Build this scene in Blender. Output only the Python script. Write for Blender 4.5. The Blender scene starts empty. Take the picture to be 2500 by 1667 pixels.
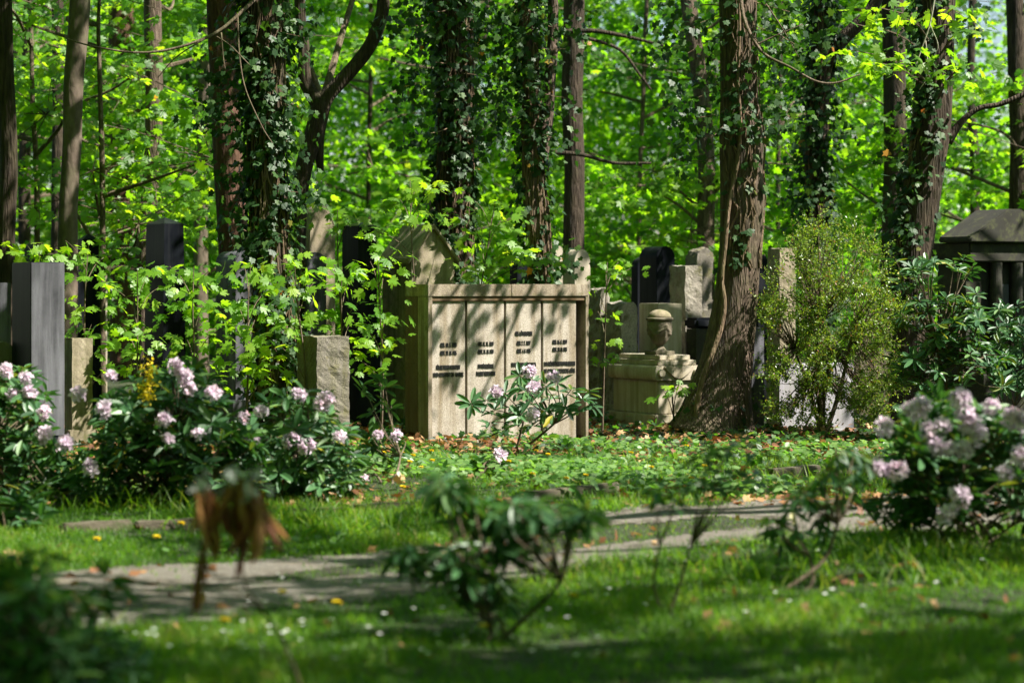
import bpy, bmesh, math, random, zlib
import numpy as np
from mathutils import Vector, Matrix, noise as mnoise

# ------------------------------------------------------------------ camera, world, sun
S = bpy.context.scene
F = 5903.0          # focal length in photo pixels (85 mm on 36 mm, 2500 px wide)
CZ = 1.65           # eye height
HY = 690.0          # horizon row
SUN_EL, SUN_AZ = math.radians(52), math.radians(107)

cd = bpy.data.cameras.new("camera"); cam = bpy.data.objects.new("camera", cd)
S.collection.objects.link(cam); S.camera = cam
cam.location = (0, 0, CZ); cam.rotation_euler = (math.radians(90), 0, 0)
cd.lens = 85; cd.sensor_width = 36; cd.shift_y = -(833.5 - HY) / 2500.0
cd.clip_start = 0.1; cd.clip_end = 2000
cd.dof.use_dof = True; cd.dof.focus_distance = 24.6; cd.dof.aperture_fstop = 1.6

w = bpy.data.worlds.new("World"); S.world = w; w.use_nodes = True
nt = w.node_tree; bg = nt.nodes["Background"]
sky = nt.nodes.new("ShaderNodeTexSky"); sky.sky_type = 'NISHITA'; sky.sun_disc = False
sky.sun_elevation = SUN_EL; sky.sun_rotation = SUN_AZ; sky.air_density = 1.0; sky.dust_density = 1.0
nt.links.new(sky.outputs[0], bg.inputs[0]); bg.inputs[1].default_value = 0.05

sd = bpy.data.lights.new("sun", 'SUN'); sun = bpy.data.objects.new("sun", sd); S.collection.objects.link(sun)
sd.energy = 5.0; sd.angle = math.radians(0.5); sd.color = (1.0, 0.94, 0.84)
SV = Vector((math.cos(SUN_EL) * math.sin(SUN_AZ), math.cos(SUN_EL) * math.cos(SUN_AZ), math.sin(SUN_EL)))
sun.rotation_euler = SV.to_track_quat('Z', 'Y').to_euler(); sun.location = SV * 60
SVn = np.array(SV)

S.view_settings.view_transform = 'Standard'; S.view_settings.look = 'None'
S.view_settings.exposure = 1.65; S.view_settings.gamma = 1.0
S.cycles.max_bounces = 6; S.cycles.diffuse_bounces = 2; S.cycles.glossy_bounces = 3
S.cycles.transmission_bounces = 5; S.cycles.transparent_max_bounces = 6
S.cycles.use_denoising = True; S.cycles.caustics_reflective = False; S.cycles.caustics_refractive = False
S.cycles.sample_clamp_indirect = 6

# ------------------------------------------------------------------ helpers
def P(px, py, d):
    return np.array([(px - 1250) * d / F, d, CZ - (py - HY) * d / F])
def GD(py): return CZ * F / (py - HY)
def G(px, py):
    d = GD(py); return np.array([(px - 1250) * d / F, d, 0.0])
def rng_of(s): return np.random.default_rng(zlib.crc32(s.encode()))
def unit(a): return a / np.maximum(np.linalg.norm(a, axis=-1, keepdims=True), 1e-9)

class Acc:
    """collects polygons for one mesh"""
    def __init__(s): s.v = []; s.l = []; s.t = []; s.r = []; s.m = []; s.n = 0
    def add(s, v, loops, totals, r, m=0):
        s.v.append(np.asarray(v, dtype=np.float32)); s.l.append(np.asarray(loops, dtype=np.int64) + s.n)
        s.t.append(np.asarray(totals, dtype=np.int64))
        s.r.append(np.broadcast_to(np.asarray(r, dtype=np.float32), (len(totals),)).copy())
        s.m.append(np.full(len(totals), m, dtype=np.int32)); s.n += len(v)
    def place(s, T, pos, tip, nrm, size, rnd, m=0, wid=None):
        """instances template T=(verts, faces): y=tip direction, z=normal"""
        tv, tl, tt = T
        pos = np.atleast_2d(pos); N = len(pos)
        y = unit(np.atleast_2d(tip)); z = np.atleast_2d(nrm)
        z = unit(z - (z * y).sum(1, keepdims=True) * y); x = np.cross(y, z)
        size = np.broadcast_to(np.asarray(size, dtype=float), (N,))
        sx = size if wid is None else size * wid
        V = pos[:, None, :] + (tv[None, :, 0:1] * x[:, None, :]) * np.reshape(sx, (-1, 1, 1)) \
            + (tv[None, :, 1:2] * y[:, None, :] + tv[None, :, 2:3] * z[:, None, :]) * size[:, None, None]
        k = len(tv)
        L = (tl[None, :] + (np.arange(N) * k)[:, None]).ravel()
        s.add(V.reshape(-1, 3), L, np.tile(tt, N), np.repeat(np.broadcast_to(rnd, (N,)), len(tt)), m)
    def tube(s, pts, rad, sides=6, m=0, r=0.5):
        pts = np.asarray(pts, float); n = len(pts); rad = np.broadcast_to(np.asarray(rad, float), (n,))
        tg = unit(np.gradient(pts, axis=0))
        ref = np.array([0.31, 0.95, 0.05]); ref = unit(ref)
        a = unit(np.cross(tg, ref)); b = np.cross(tg, a)
        th = np.arange(sides) * 2 * math.pi / sides
        V = pts[:, None, :] + rad[:, None, None] * (np.cos(th)[None, :, None] * a[:, None, :] + np.sin(th)[None, :, None] * b[:, None, :])
        i = np.arange(n - 1)[:, None] * sides; j = np.arange(sides)[None, :]; j2 = (j + 1) % sides
        q = np.stack([i + j, i + j2, i + sides + j2, i + sides + j], -1).reshape(-1)
        caps = np.concatenate([np.arange(sides)[::-1], (n - 1) * sides + np.arange(sides)])
        s.add(V.reshape(-1, 3), np.concatenate([q, caps]), [4] * ((n - 1) * sides) + [sides, sides], r, m)
    def build(s, name, mats, parent=None, smooth=False):
        me = bpy.data.meshes.new(name)
        if s.v:
            v = np.concatenate(s.v); l = np.concatenate(s.l); t = np.concatenate(s.t)
            me.vertices.add(len(v)); me.loops.add(len(l)); me.polygons.add(len(t))
            me.vertices.foreach_set("co", v.ravel()); me.loops.foreach_set("vertex_index", l.astype(np.int32))
            st = np.concatenate([[0], np.cumsum(t)[:-1]])
            me.polygons.foreach_set("loop_start", st.astype(np.int32))
            me.polygons.foreach_set("material_index", np.concatenate(s.m))
            me.polygons.foreach_set("use_smooth", np.full(len(t), smooth))
            at = me.attributes.new("rnd", 'FLOAT', 'FACE'); at.data.foreach_set("value", np.concatenate(s.r))
            me.update(calc_edges=True)
        for m in (mats if isinstance(mats, (list, tuple)) else [mats]): me.materials.append(m)
        o = bpy.data.objects.new(name, me); S.collection.objects.link(o)
        if parent: o.parent = parent; o.matrix_parent_inverse = parent.matrix_world.inverted()
        return o

def tag(o, label, cat, group=None, kind=None):
    o["label"] = label; o["category"] = cat
    if group: o["group"] = group
    if kind: o["kind"] = kind
    return o
def thing(name, loc, label, cat, group=None, rz=0.0):
    o = bpy.data.objects.new(name, None); S.collection.objects.link(o)
    o.location = tuple(float(c) for c in loc); o.rotation_euler = (0, 0, rz); o.empty_display_size = .2
    o.matrix_world = Matrix.Translation(o.location) @ Matrix.Rotation(rz, 4, 'Z')
    return tag(o, label, cat, group)
def struct(o, label=None):
    o["kind"] = "structure"
    if label: o["label"] = label
    return o

# ---- leaf templates
def halves(out, fold=-.15, droop=-.12):
    """mirror a right-hand outline (from tip to base) into two folded halves"""
    out = np.array(out, float); n = len(out)
    def z(p): return fold * abs(p[0]) + droop * (p[1] ** 2)
    R = [(p[0], p[1], z(p)) for p in out]; Lm = [(-p[0], p[1], z(p)) for p in out[1:-1]]
    v = np.array(R + Lm); r = list(range(n)); l = [0] + [n + i for i in range(n - 2)] + [n - 1]
    return v, np.array(r[::-1] + l), np.array([n, n])
MAPLE = halves([(0, 1), (.06, .83), (.19, .86), (.13, .68), (.15, .58), (.33, .66), (.54, .80), (.47, .62), (.60, .56), (.42, .45), (.36, .36),
                (.48, .34), (.58, .24), (.42, .16), (.30, .04), (.12, 0), (0, .07)])
MAPLE2 = halves([(0, 1), (.14, .60), (.50, .78), (.38, .40), (.56, .22), (.2, 0), (0, .07)])
IVY = halves([(0, 1), (.15, .66), (.46, .58), (.36, .30), (.46, .05), (.18, -.06), (0, .05)], -.1, -.08)
IVY2 = halves([(0, 1), (.40, .50), (.42, .1), (0, 0)], -.1, -.08)
RHOD = halves([(0, 1), (.11, .86), (.155, .6), (.13, .3), (.05, .1), (0, 0)], .25, -.22)
OVAL = halves([(0, 1), (.2, .72), (.27, .45), (.15, .12), (0, 0)], -.2, -.25)
BOXL = halves([(0, 1), (.28, .5), (0, 0)], .2, -.05)
PETAL = halves([(0, 1), (.26, .86), (.33, .55), (.12, .1), (0, 0)], .3, -.35)
def blade(b):
    v = []; H = [0, .4, .75, 1]
    for h, wd in zip(H, [.5, .42, .25, 0]):
        y = h; z = -b * h * h
        if wd: v += [(-wd, y * (1 - .25 * b), z), (wd, y * (1 - .25 * b), z)]
        else: v += [(0, y * (1 - .3 * b), z)]
    return np.array(v), np.array([0, 1, 3, 2, 2, 3, 5, 4, 4, 5, 6]), np.array([4, 4, 3])
BLADES = [blade(.1), blade(.35), blade(.7)]

def spray(acc, c, R, n, T, size, rg, up=(0, 0, 1), tilt=.55, flat=.16, m=0, toward=(0, -.25, 0)):
    a = rg.uniform(0, 2 * math.pi, n); r = R * np.sqrt(rg.uniform(0.02, 1, n))
    rad = np.stack([np.cos(a), np.sin(a), np.zeros(n)], 1)
    p = np.asarray(c) + rad * r[:, None]; p[:, 2] += rg.normal(0, flat * R, n) - .25 * r * r / max(R, .01)
    tip = rad + rg.normal(0, .45, (n, 3)); tip[:, 2] -= .35
    nr = np.asarray(up) + np.asarray(toward) + rg.normal(0, tilt, (n, 3))
    tone = rg.uniform(0, .6); rnd = np.where(rg.uniform(0, 1, n) < .06, rg.uniform(0, 1, n), tone + rg.uniform(0, .38, n))
    acc.place(T, p, tip, nr, size * rg.uniform(.6, 1.15, n), rnd, m)

# ------------------------------------------------------------------ materials
def mat(name):
    m = bpy.data.materials.new(name); m.use_nodes = True
    nt = m.node_tree; b = nt.nodes["Principled BSDF"]; return m, nt, b
def N(nt, t, **k):
    n = nt.nodes.new(t)
    for a, v in k.items(): setattr(n, a, v)
    return n
def ramp(nt, src, stops, interp='LINEAR'):
    r = N(nt, "ShaderNodeValToRGB"); r.color_ramp.interpolation = interp; e = r.color_ramp.elements
    while len(e) < len(stops): e.new(.5)
    for q, (p, c) in zip(e, stops): q.position = p; q.color = (*c, 1)
    nt.links.new(src, r.inputs[0]); return r.outputs[0]
def coords(nt, scale=(1, 1, 1)):
    t = N(nt, "ShaderNodeTexCoord"); mp = N(nt, "ShaderNodeMapping"); mp.inputs['Scale'].default_value = scale
    nt.links.new(t.outputs['Object'], mp.inputs[0]); return mp.outputs[0]
def noise_n(nt, vec, scale, detail=5, rough=.6):
    n = N(nt, "ShaderNodeTexNoise"); n.inputs['Scale'].default_value = scale; n.inputs['Detail'].default_value = detail
    n.inputs['Roughness'].default_value = rough; nt.links.new(vec, n.inputs[0]); return n.outputs[0]
def mixc(nt, f, a, b, mode='MIX'):
    x = N(nt, "ShaderNodeMix", data_type='RGBA', blend_type=mode)
    for s, v in ((x.inputs[0], f), (x.inputs[6], a), (x.inputs[7], b)):
        if hasattr(v, 'is_linked') or hasattr(v, 'links'): nt.links.new(v, s)
        else: s.default_value = v if isinstance(v, float) else (*v, 1)
    return x.outputs[2]
def bump(nt, b, h, s, dist=.02):
    n = N(nt, "ShaderNodeBump"); n.inputs['Strength'].default_value = s; n.inputs['Distance'].default_value = dist
    nt.links.new(h, n.inputs['Height']); nt.links.new(n.outputs[0], b.inputs['Normal'])

def leafmat(name, cols, trans, tf=.5, rough=.45, spec=.5):
    """cols: ramp stops of the reflected colour over the per-leaf random value; trans: stops for transmitted colour"""
    m, nt, b = mat(name)
    at = N(nt, "ShaderNodeAttribute"); at.attribute_name = "rnd"
    b.inputs['Roughness'].default_value = rough; b.inputs['Specular IOR Level'].default_value = spec
    nt.links.new(ramp(nt, at.outputs['Fac'], cols), b.inputs['Base Color'])
    if tf > 0:
        t = N(nt, "ShaderNodeBsdfTranslucent"); nt.links.new(ramp(nt, at.outputs['Fac'], trans), t.inputs[0])
        mx = N(nt, "ShaderNodeMixShader"); mx.inputs[0].default_value = tf
        nt.links.new(b.outputs[0], mx.inputs[1]); nt.links.new(t.outputs[0], mx.inputs[2])
        nt.links.new(mx.outputs[0], nt.nodes['Material Output'].inputs[0])
    return m
MAT = {}
MAT['maple'] = leafmat("maple_leaf", [(0, (.035, .11, .010)), (.6, (.07, .19, .015)), (.97, (.13, .24, .02)), (.99, (.3, .2, .02))],
                       [(0, (.17, .42, .008)), (.6, (.33, .62, .012)), (.97, (.50, .70, .02)), (.99, (.7, .4, .03))], .56)
MAT['wood'] = leafmat("woodland_leaf", [(0, (.035, .10, .010)), (.6, (.08, .18, .013)), (1, (.14, .23, .02))],
                      [(0, (.13, .38, .006)), (.6, (.28, .60, .010)), (.95, (.46, .70, .02)), (1, (.6, .72, .03))], .63, .42, .35)
MAT['wood2'] = leafmat("deep_green_woodland_leaf", [(0, (.022, .07, .012)), (.6, (.045, .125, .016)), (1, (.08, .18, .02))],
                       [(0, (.09, .30, .008)), (.6, (.18, .50, .012)), (1, (.34, .62, .02))], .5, .38, .4)
MAT['young'] = leafmat("young_maple_leaf", [(0, (.05, .15, .012)), (.6, (.12, .25, .02)), (.97, (.22, .34, .03)), (1, (.34, .26, .03))],
                       [(0, (.24, .52, .01)), (.6, (.42, .72, .015)), (1, (.62, .78, .03))], .52, .42, .4)
MAT['ivy'] = leafmat("ivy_leaf", [(0, (.012, .036, .012)), (.7, (.030, .072, .022)), (.99, (.05, .10, .02)), (.996, (.30, .18, .02)), (1, (.4, .12, .02))],
                     [(0, (.04, .13, .01)), (.7, (.07, .20, .01)), (.99, (.12, .24, .02)), (1, (.5, .25, .02))], .28, .48, .3)
MAT['rhod'] = leafmat("rhododendron_leaf", [(0, (.028, .078, .034)), (.7, (.062, .15, .056)), (.985, (.10, .19, .05)), (1, (.35, .3, .02))],
                      [(0, (.05, .16, .015)), (.7, (.08, .24, .02)), (1, (.3, .35, .02))], .24, .42, .45)
MAT['box'] = leafmat("box_leaf", [(0, (.04, .09, .012)), (.5, (.12, .20, .02)), (.93, (.20, .27, .03)), (.97, (.20, .09, .03))],
                     [(0, (.1, .25, .01)), (.5, (.25, .42, .02)), (.95, (.4, .5, .03)), (1, (.4, .15, .03))], .38, .35, .5)
MAT['grass'] = leafmat("grass_blade", [(0, (.03, .08, .008)), (.6, (.06, .15, .012)), (.93, (.11, .20, .02)), (1, (.25, .22, .08))],
                       [(0, (.12, .34, .008)), (.6, (.26, .52, .01)), (1, (.45, .55, .04))], .42, .5, .35)
MAT['cover'] = leafmat("ground_ivy_leaf", [(0, (.010, .035, .012)), (.5, (.028, .075, .018)), (.85, (.07, .15, .025)), (1, (.15, .25, .06))],
                       [(0, (.05, .2, .01)), (.6, (.14, .38, .015)), (1, (.3, .5, .04))], .35, .45, .3)
MAT['goutweed'] = leafmat("goutweed_leaf", [(0, (.05, .13, .025)), (1, (.17, .28, .09))], [(0, (.15, .4, .02)), (1, (.3, .55, .08))], .4, .4)
MAT['petal'] = leafmat("pale_pink_petal", [(0, (.66, .52, .67)), (.7, (.80, .70, .80)), (.93, (.76, .52, .64)), (1, (.6, .3, .38))],
                       [(0, (.8, .62, .76)), (1, (.9, .8, .86))], .35, .5, .3)
MAT['yellow'] = leafmat("yellow_petal", [(0, (.82, .58, .01)), (1, (.88, .72, .03))], [(0, (.8, .58, .01)), (1, (.8, .65, .02))], .3, .5, .3)
MAT['white'] = leafmat("white_petal", [(0, (.7, .75, .75)), (1, (.85, .85, .85))], [(0, (.7, .7, .7)), (1, (.8, .8, .8))], .3, .5, .3)
MAT['dead'] = leafmat("withered_leaf", [(0, (.12, .04, .022)), (.5, (.26, .09, .04)), (1, (.40, .20, .07))], [(0, (.16, .04, .01)), (1, (.32, .13, .03))], .3, .6, .25)
MAT['deadgrey'] = leafmat("grey_withered_leaf", [(0, (.45, .44, .45)), (1, (.75, .75, .78))], [(0, (.2, .2, .2)), (1, (.3, .3, .3))], .15, .6, .3)
MAT['litter'] = leafmat("fallen_leaf", [(0, (.10, .04, .02)), (.5, (.24, .11, .05)), (1, (.42, .27, .13))], [(0, (.3, .1, .02)), (1, (.5, .3, .08))], .2, .6, .3)

def bark(name, c1, c2, c3, sx=28, sz=3.2, bs=.9):
    m, nt, b = mat(name); v = coords(nt, (1, 1, sz / sx))
    n1 = noise_n(nt, v, sx, 8, .65); n2 = noise_n(nt, coords(nt), 2.2, 4)
    wv = N(nt, "ShaderNodeTexVoronoi", feature='DISTANCE_TO_EDGE'); wv.inputs['Scale'].default_value = sx * 1.3
    dist = N(nt, "ShaderNodeMix", data_type='VECTOR'); dist.inputs[0].default_value = .04
    nt.links.new(v, dist.inputs[4]); nt.links.new(N(nt, "ShaderNodeTexNoise").outputs[1], dist.inputs[5])
    nt.links.new(dist.outputs[1], wv.inputs[0])
    a = ramp(nt, n1, [(.3, c1), (.5, c2), (.72, c3)])
    g = ramp(nt, n2, [(.45, (1, 1, 1)), (.75, (.62, .78, .5))])
    nt.links.new(mixc(nt, 1.0, a, g, 'MULTIPLY'), b.inputs['Base Color'])
    ad = N(nt, "ShaderNodeMath", operation='MULTIPLY_ADD'); nt.links.new(wv.outputs[0], ad.inputs[0]); ad.inputs[1].default_value = 1.6
    nt.links.new(n1, ad.inputs[2]); bump(nt, b, ad.outputs[0], bs, .025)
    b.inputs['Roughness'].default_value = .85; b.inputs['Specular IOR Level'].default_value = .25
    return m
MAT['bark'] = bark("furrowed_bark", (.035, .024, .018), (.10, .07, .052), (.20, .15, .115), 34, 4.5)
MAT['bark_dark'] = bark("dark_bark", (.016, .011, .008), (.045, .032, .022), (.09, .066, .045), 24)
MAT['bark_red'] = bark("reddish_bark", (.035, .016, .010), (.09, .045, .030), (.15, .085, .06), 20, 4, .5)
MAT['bark_smooth'] = bark("smooth_bark", (.06, .045, .035), (.12, .09, .07), (.18, .145, .115), 9, 4, .25)
MAT['twig'] = bark("twig_bark", (.05, .035, .025), (.11, .08, .055), (.2, .16, .12), 40, 10, .3)
MAT['vine'] = bark("vine_bark", (.07, .045, .028), (.15, .10, .065), (.24, .17, .12), 40, 8, .4)
MAT['palewood'] = bark("pale_wood", (.2, .17, .14), (.35, .31, .27), (.5, .46, .4), 40, 8, .3)

def stone(name, cols, speck=None, streak=None, rough=.85, bs=.35, bscale=60, moss=None, spec=.3):
    m, nt, b = mat(name); v = coords(nt)
    c = ramp(nt, noise_n(nt, v, 3.0, 6), cols)
    if streak:      # vertical rain stains
        s = noise_n(nt, coords(nt, (1, 1, .07)), 11, 5)
        c = mixc(nt, ramp(nt, s, [(.42, (0, 0, 0)), (.68, (1, 1, 1))]), c, streak)
    if speck:
        s = noise_n(nt, v, 190, 2, .5)
        c = mixc(nt, 1.0, c, ramp(nt, s, [(.36, speck[0]), (.52, (1, 1, 1)), (.66, speck[1])]), 'MULTIPLY')
    if moss:
        s = noise_n(nt, v, 7, 6, .7)
        c = mixc(nt, ramp(nt, s, [(.52, (0, 0, 0)), (.64, (1, 1, 1))]), c, moss)
    nt.links.new(c, b.inputs['Base Color']) if hasattr(c, 'links') else None
    b.inputs['Roughness'].default_value = rough; b.inputs['Specular IOR Level'].default_value = spec
    if bs: bump(nt, b, noise_n(nt, v, bscale, 6, .7), bs, .01)
    return m
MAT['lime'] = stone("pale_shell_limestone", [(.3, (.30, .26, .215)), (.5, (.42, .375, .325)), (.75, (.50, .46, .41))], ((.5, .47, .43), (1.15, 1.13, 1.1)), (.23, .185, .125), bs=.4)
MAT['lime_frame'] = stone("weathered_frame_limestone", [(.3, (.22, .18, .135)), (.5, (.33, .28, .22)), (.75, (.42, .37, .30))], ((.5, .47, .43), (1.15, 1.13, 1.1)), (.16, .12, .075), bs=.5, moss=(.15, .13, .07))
MAT['lime_brown'] = stone("stained_shaded_limestone", [(.3, (.09, .06, .035)), (.55, (.15, .105, .06)), (.75, (.21, .15, .09))], ((.6, .55, .5), (1.1, 1.1, 1.1)), (.12, .07, .03), bs=.4)  # brown stain plus shade of side, recess and lintel underside in the colour
MAT['sand'] = stone("weathered_sandstone", [(.3, (.22, .18, .12)), (.55, (.32, .27, .20)), (.75, (.42, .37, .29))], ((.7, .7, .65), (1.1, 1.1, 1.1)), (.14, .12, .07), moss=(.12, .12, .05))
MAT['sand_pale'] = stone("pale_sandstone", [(.3, (.36, .31, .24)), (.6, (.46, .41, .33)), (.8, (.54, .5, .42))], ((.75, .75, .7), (1.1, 1.1, 1.1)), (.28, .24, .16))
MAT['granite'] = stone("speckled_granite", [(.3, (.14, .125, .10)), (.7, (.22, .20, .175))], ((.3, .3, .3), (1.5, 1.45, 1.4)), (.13, .12, .08), bs=.8, bscale=45, moss=(.13, .12, .06))
MAT['rock'] = stone("rough_hewn_granite", [(.3, (.17, .15, .12)), (.7, (.36, .33, .28))], ((.45, .45, .45), (1.3, 1.3, 1.3)), None, bs=1.0, bscale=28, moss=(.1, .095, .05))
MAT['black'] = stone("polished_black_granite", [(.3, (.006, .007, .010)), (.7, (.012, .014, .018))], None, (.02, .021, .024), rough=.28, bs=.04, bscale=25, spec=.02)
MAT['slate'] = stone("dark_grey_granite", [(.3, (.045, .045, .052)), (.7, (.10, .10, .112))], ((.8, .8, .8), (1.1, 1.1, 1.1)), (.15, .15, .17), rough=.45, bs=.1, spec=.12)
MAT['lilac'] = stone("pale_grey_marble", [(.3, (.27, .26, .29)), (.7, (.36, .35, .39))], ((.85, .85, .85), (1.05, 1.05, 1.05)), (.25, .24, .24), rough=.7, bs=.2)
MAT['dusk'] = stone("dark_sandstone", [(.3, (.022, .021, .016)), (.6, (.042, .04, .03)), (.8, (.08, .075, .058))], ((.7, .7, .7), (1.1, 1.1, 1.1)), (.03, .03, .025), moss=(.06, .065, .03))  # dark mottled stone tone with mossy patches
MAT['kerb'] = stone("mossy_kerb_stone", [(.3, (.06, .05, .035)), (.55, (.13, .11, .08)), (.75, (.24, .2, .15))], ((.6, .6, .55), (1.2, 1.2, 1.2)), None, bs=.8, moss=(.05, .075, .02))
MAT['urn'] = stone("dark_weathered_urn_stone", [(.3, (.13, .11, .08)), (.6, (.21, .18, .135)), (.8, (.28, .25, .2))], ((.6, .6, .55), (1.15, 1.15, 1.1)), (.09, .075, .05), bs=.5, moss=(.1, .1, .05))
MAT['letter'] = stone("blackened_lettering", [(.3, (.012, .012, .012)), (.7, (.02, .02, .02))], None, None, rough=.5, bs=0)

def ground_mat():
    m, nt, b = mat("soil_and_moss"); v = coords(nt)
    c = ramp(nt, noise_n(nt, v, 1.7, 8, .7), [(.35, (.035, .028, .018)), (.5, (.03, .05, .015)), (.65, (.055, .075, .02)), (.8, (.10, .075, .045))])
    s = ramp(nt, noise_n(nt, v, 42, 5, .75), [(.4, (.45, .45, .4)), (.6, (1.3, 1.2, 1.0))])
    nt.links.new(mixc(nt, 1.0, c, s, 'MULTIPLY'), b.inputs['Base Color']); b.inputs['Roughness'].default_value = .95
    bump(nt, b, noise_n(nt, v, 30, 8, .75), 1.0, .05); return m
MAT['ground'] = ground_mat()
def path_mat():
    m, nt, b = mat("worn_asphalt_and_grit"); v = coords(nt)
    c = ramp(nt, noise_n(nt, v, 1.5, 9, .78), [(.36, (.055, .045, .033)), (.45, (.13, .11, .085)), (.52, (.22, .20, .175)), (.60, (.15, .125, .095)), (.68, (.34, .29, .225))])
    s = ramp(nt, noise_n(nt, v, 70, 4, .75), [(.35, (.35, .35, .35)), (.5, (.95, .95, .95)), (.68, (1.6, 1.55, 1.5))])
    nt.links.new(mixc(nt, 1.0, c, s, 'MULTIPLY'), b.inputs['Base Color']); b.inputs['Roughness'].default_value = .8
    bump(nt, b, noise_n(nt, v, 45, 8, .75), 1.0, .04); return m
MAT['path'] = path_mat()

# ------------------------------------------------------------------ ground, path
NEAR = np.array([(-400, 1595), (0, 1585), (300, 1540), (600, 1496), (850, 1457), (1160, 1430), (1400, 1392), (1650, 1352), (2100, 1302), (2600, 1258), (3200, 1235)])
FAR = np.array([(-400, 1470), (0, 1425), (320, 1382), (600, 1366), (850, 1338), (1160, 1322), (1330, 1270), (1450, 1258), (1900, 1226), (2300, 1205), (2600, 1190), (3200, 1170)])
def pxy(x, y):
    y = np.maximum(y, 1e-3); return 1250 + F * x / y, HY + CZ * F / y
def path_mask(x, y):
    """1 inside the path, 0 outside; -1 on the grass strip between its two tracks"""
    px, py = pxy(x, y)
    wob = 8 * np.sin(x * 5.1 + y * 2.3) + 7 * np.sin(x * 11.7 - y * 3.1) + 5 * np.sin(x * 27 + y * 9) * np.sin(y * 31) + 4 * np.sin(x * 53 - y * 23)
    n = np.interp(px, NEAR[:, 0], NEAR[:, 1]) + wob * .7; f = np.interp(px, FAR[:, 0], FAR[:, 1]) - wob * .5
    ins = (py < n) & (py > f)
    mid = n * .45 + f * .55; hw = np.interp(px, [500, 800, 1100, 1500, 1800, 1950], [0, 12, 16, 26, 14, 0]) + wob * .3
    return np.where(ins, np.where(np.abs(py - mid) < hw, -1, 1), 0)
def gz(x, y):
    x = np.asarray(x, float); y = np.asarray(y, float)
    h = .018 * np.sin(x * 1.3 + .4 * y) + .014 * np.sin(y * 1.9 - x * .7) + .010 * np.sin(x * 3.7 + 1.0) * np.cos(y * 3.1)
    px, py = pxy(x, np.maximum(y, 5)); f = np.interp(px, FAR[:, 0], FAR[:, 1])
    return h * np.clip((60 - y) / 30, 0, 1) + .02 * np.clip((f - 28 - py) / 30, 0, 1) * np.clip((40 - y) / 8, 0, 1)
def grid(name, xs, ys, dz, m, keep=None):
    X, Y = np.meshgrid(xs, ys); Z = gz(X, Y) + dz
    v = np.stack([X, Y, Z], -1).reshape(-1, 3); nx = len(xs); ny = len(ys)
    i, j = np.meshgrid(np.arange(nx - 1), np.arange(ny - 1)); a = (j * nx + i).ravel()
    q = np.stack([a, a + 1, a + nx + 1, a + nx], 1)
    if keep is not None:
        c = v[q].mean(1); q = q[keep(c[:, 0], c[:, 1])]
    A = Acc(); A.add(v, q.ravel(), [4] * len(q), .5); return A.build(name, m, smooth=True)
xs = np.concatenate([[-500, -200, -90, -50, -30, -20, -15], np.arange(-12, 12.01, .12), [15, 20, 30, 50, 90, 200, 500]])
ys = np.concatenate([[-200, -60, -20, -5, 2], np.arange(5, 34, .12), [36, 40, 50, 70, 110, 200, 600]])
struct(grid("ground", xs, ys, 0, MAT['ground']), "forest floor and lawn of the old cemetery")
struct(grid("path", np.arange(-11, 14, .045), np.arange(9, 24, .045), .005, MAT['path'], keep=lambda x, y: path_mask(x, y) == 1),
       "worn grey path with two wheel tracks crossing the lawn")

def kerb(px0, py0, px1, py1, h, label, w_=.10):
    a = G(px0, py0); b_ = G(px1, py1); L = np.linalg.norm(b_ - a); rz = math.atan2(b_[1] - a[1], b_[0] - a[0])
    bm = bmesh.new(); bmesh.ops.create_cube(bm, size=1); bmesh.ops.scale(bm, vec=(L, w_, h + .1), verts=bm.verts)
    bmesh.ops.bevel(bm, geom=bm.edges[:], offset=.012, segments=2, affect='EDGES')
    bmesh.ops.subdivide_edges(bm, edges=[e for e in bm.edges if e.calc_length() > .2], cuts=8, use_grid_fill=True)
    for v in bm.verts: v.co += Vector(mnoise.noise_vector(v.co * 6 + Vector((px0, 0, 0)))) * .012
    me = bpy.data.meshes.new("kerb_stone"); bm.to_mesh(me); bm.free()
    me.materials.append(MAT['kerb']); o = bpy.data.objects.new("kerb_stone", me); S.collection.objects.link(o)
    c = (a + b_) / 2; o.location = (c[0], c[1], float(gz(c[0], c[1])) + h / 2 - .06); o.rotation_euler = (0, 0, rz)
    tag(o, label, "kerb stone", "kerb stones along the far edge of the path")
kerb(1290, 1232, 1385, 1222, .07, "low pale kerb stone half buried in leaves, left of the longest kerb stone")
kerb(1395, 1221, 1500, 1209, .09, "longest sunlit kerb stone beside the path below the four-panel monument")
kerb(1880, 1172, 1995, 1160, .11, "brown kerb stone behind the dry leaves, right of the big trunk")
kerb(700, 1268, 860, 1262, .07, "mossy kerb stone among tall grass left of the small pink rhododendron")
kerb(865, 1262, 1010, 1255, .07, "dark mossy kerb stone with grass hanging over it")
kerb(330, 1300, 520, 1290, .07, "shaded mossy kerb stone below the yellow-flowered shrub")
kerb(150, 1312, 320, 1302, .07, "leftmost shaded kerb stone half hidden by ivy")

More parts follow.
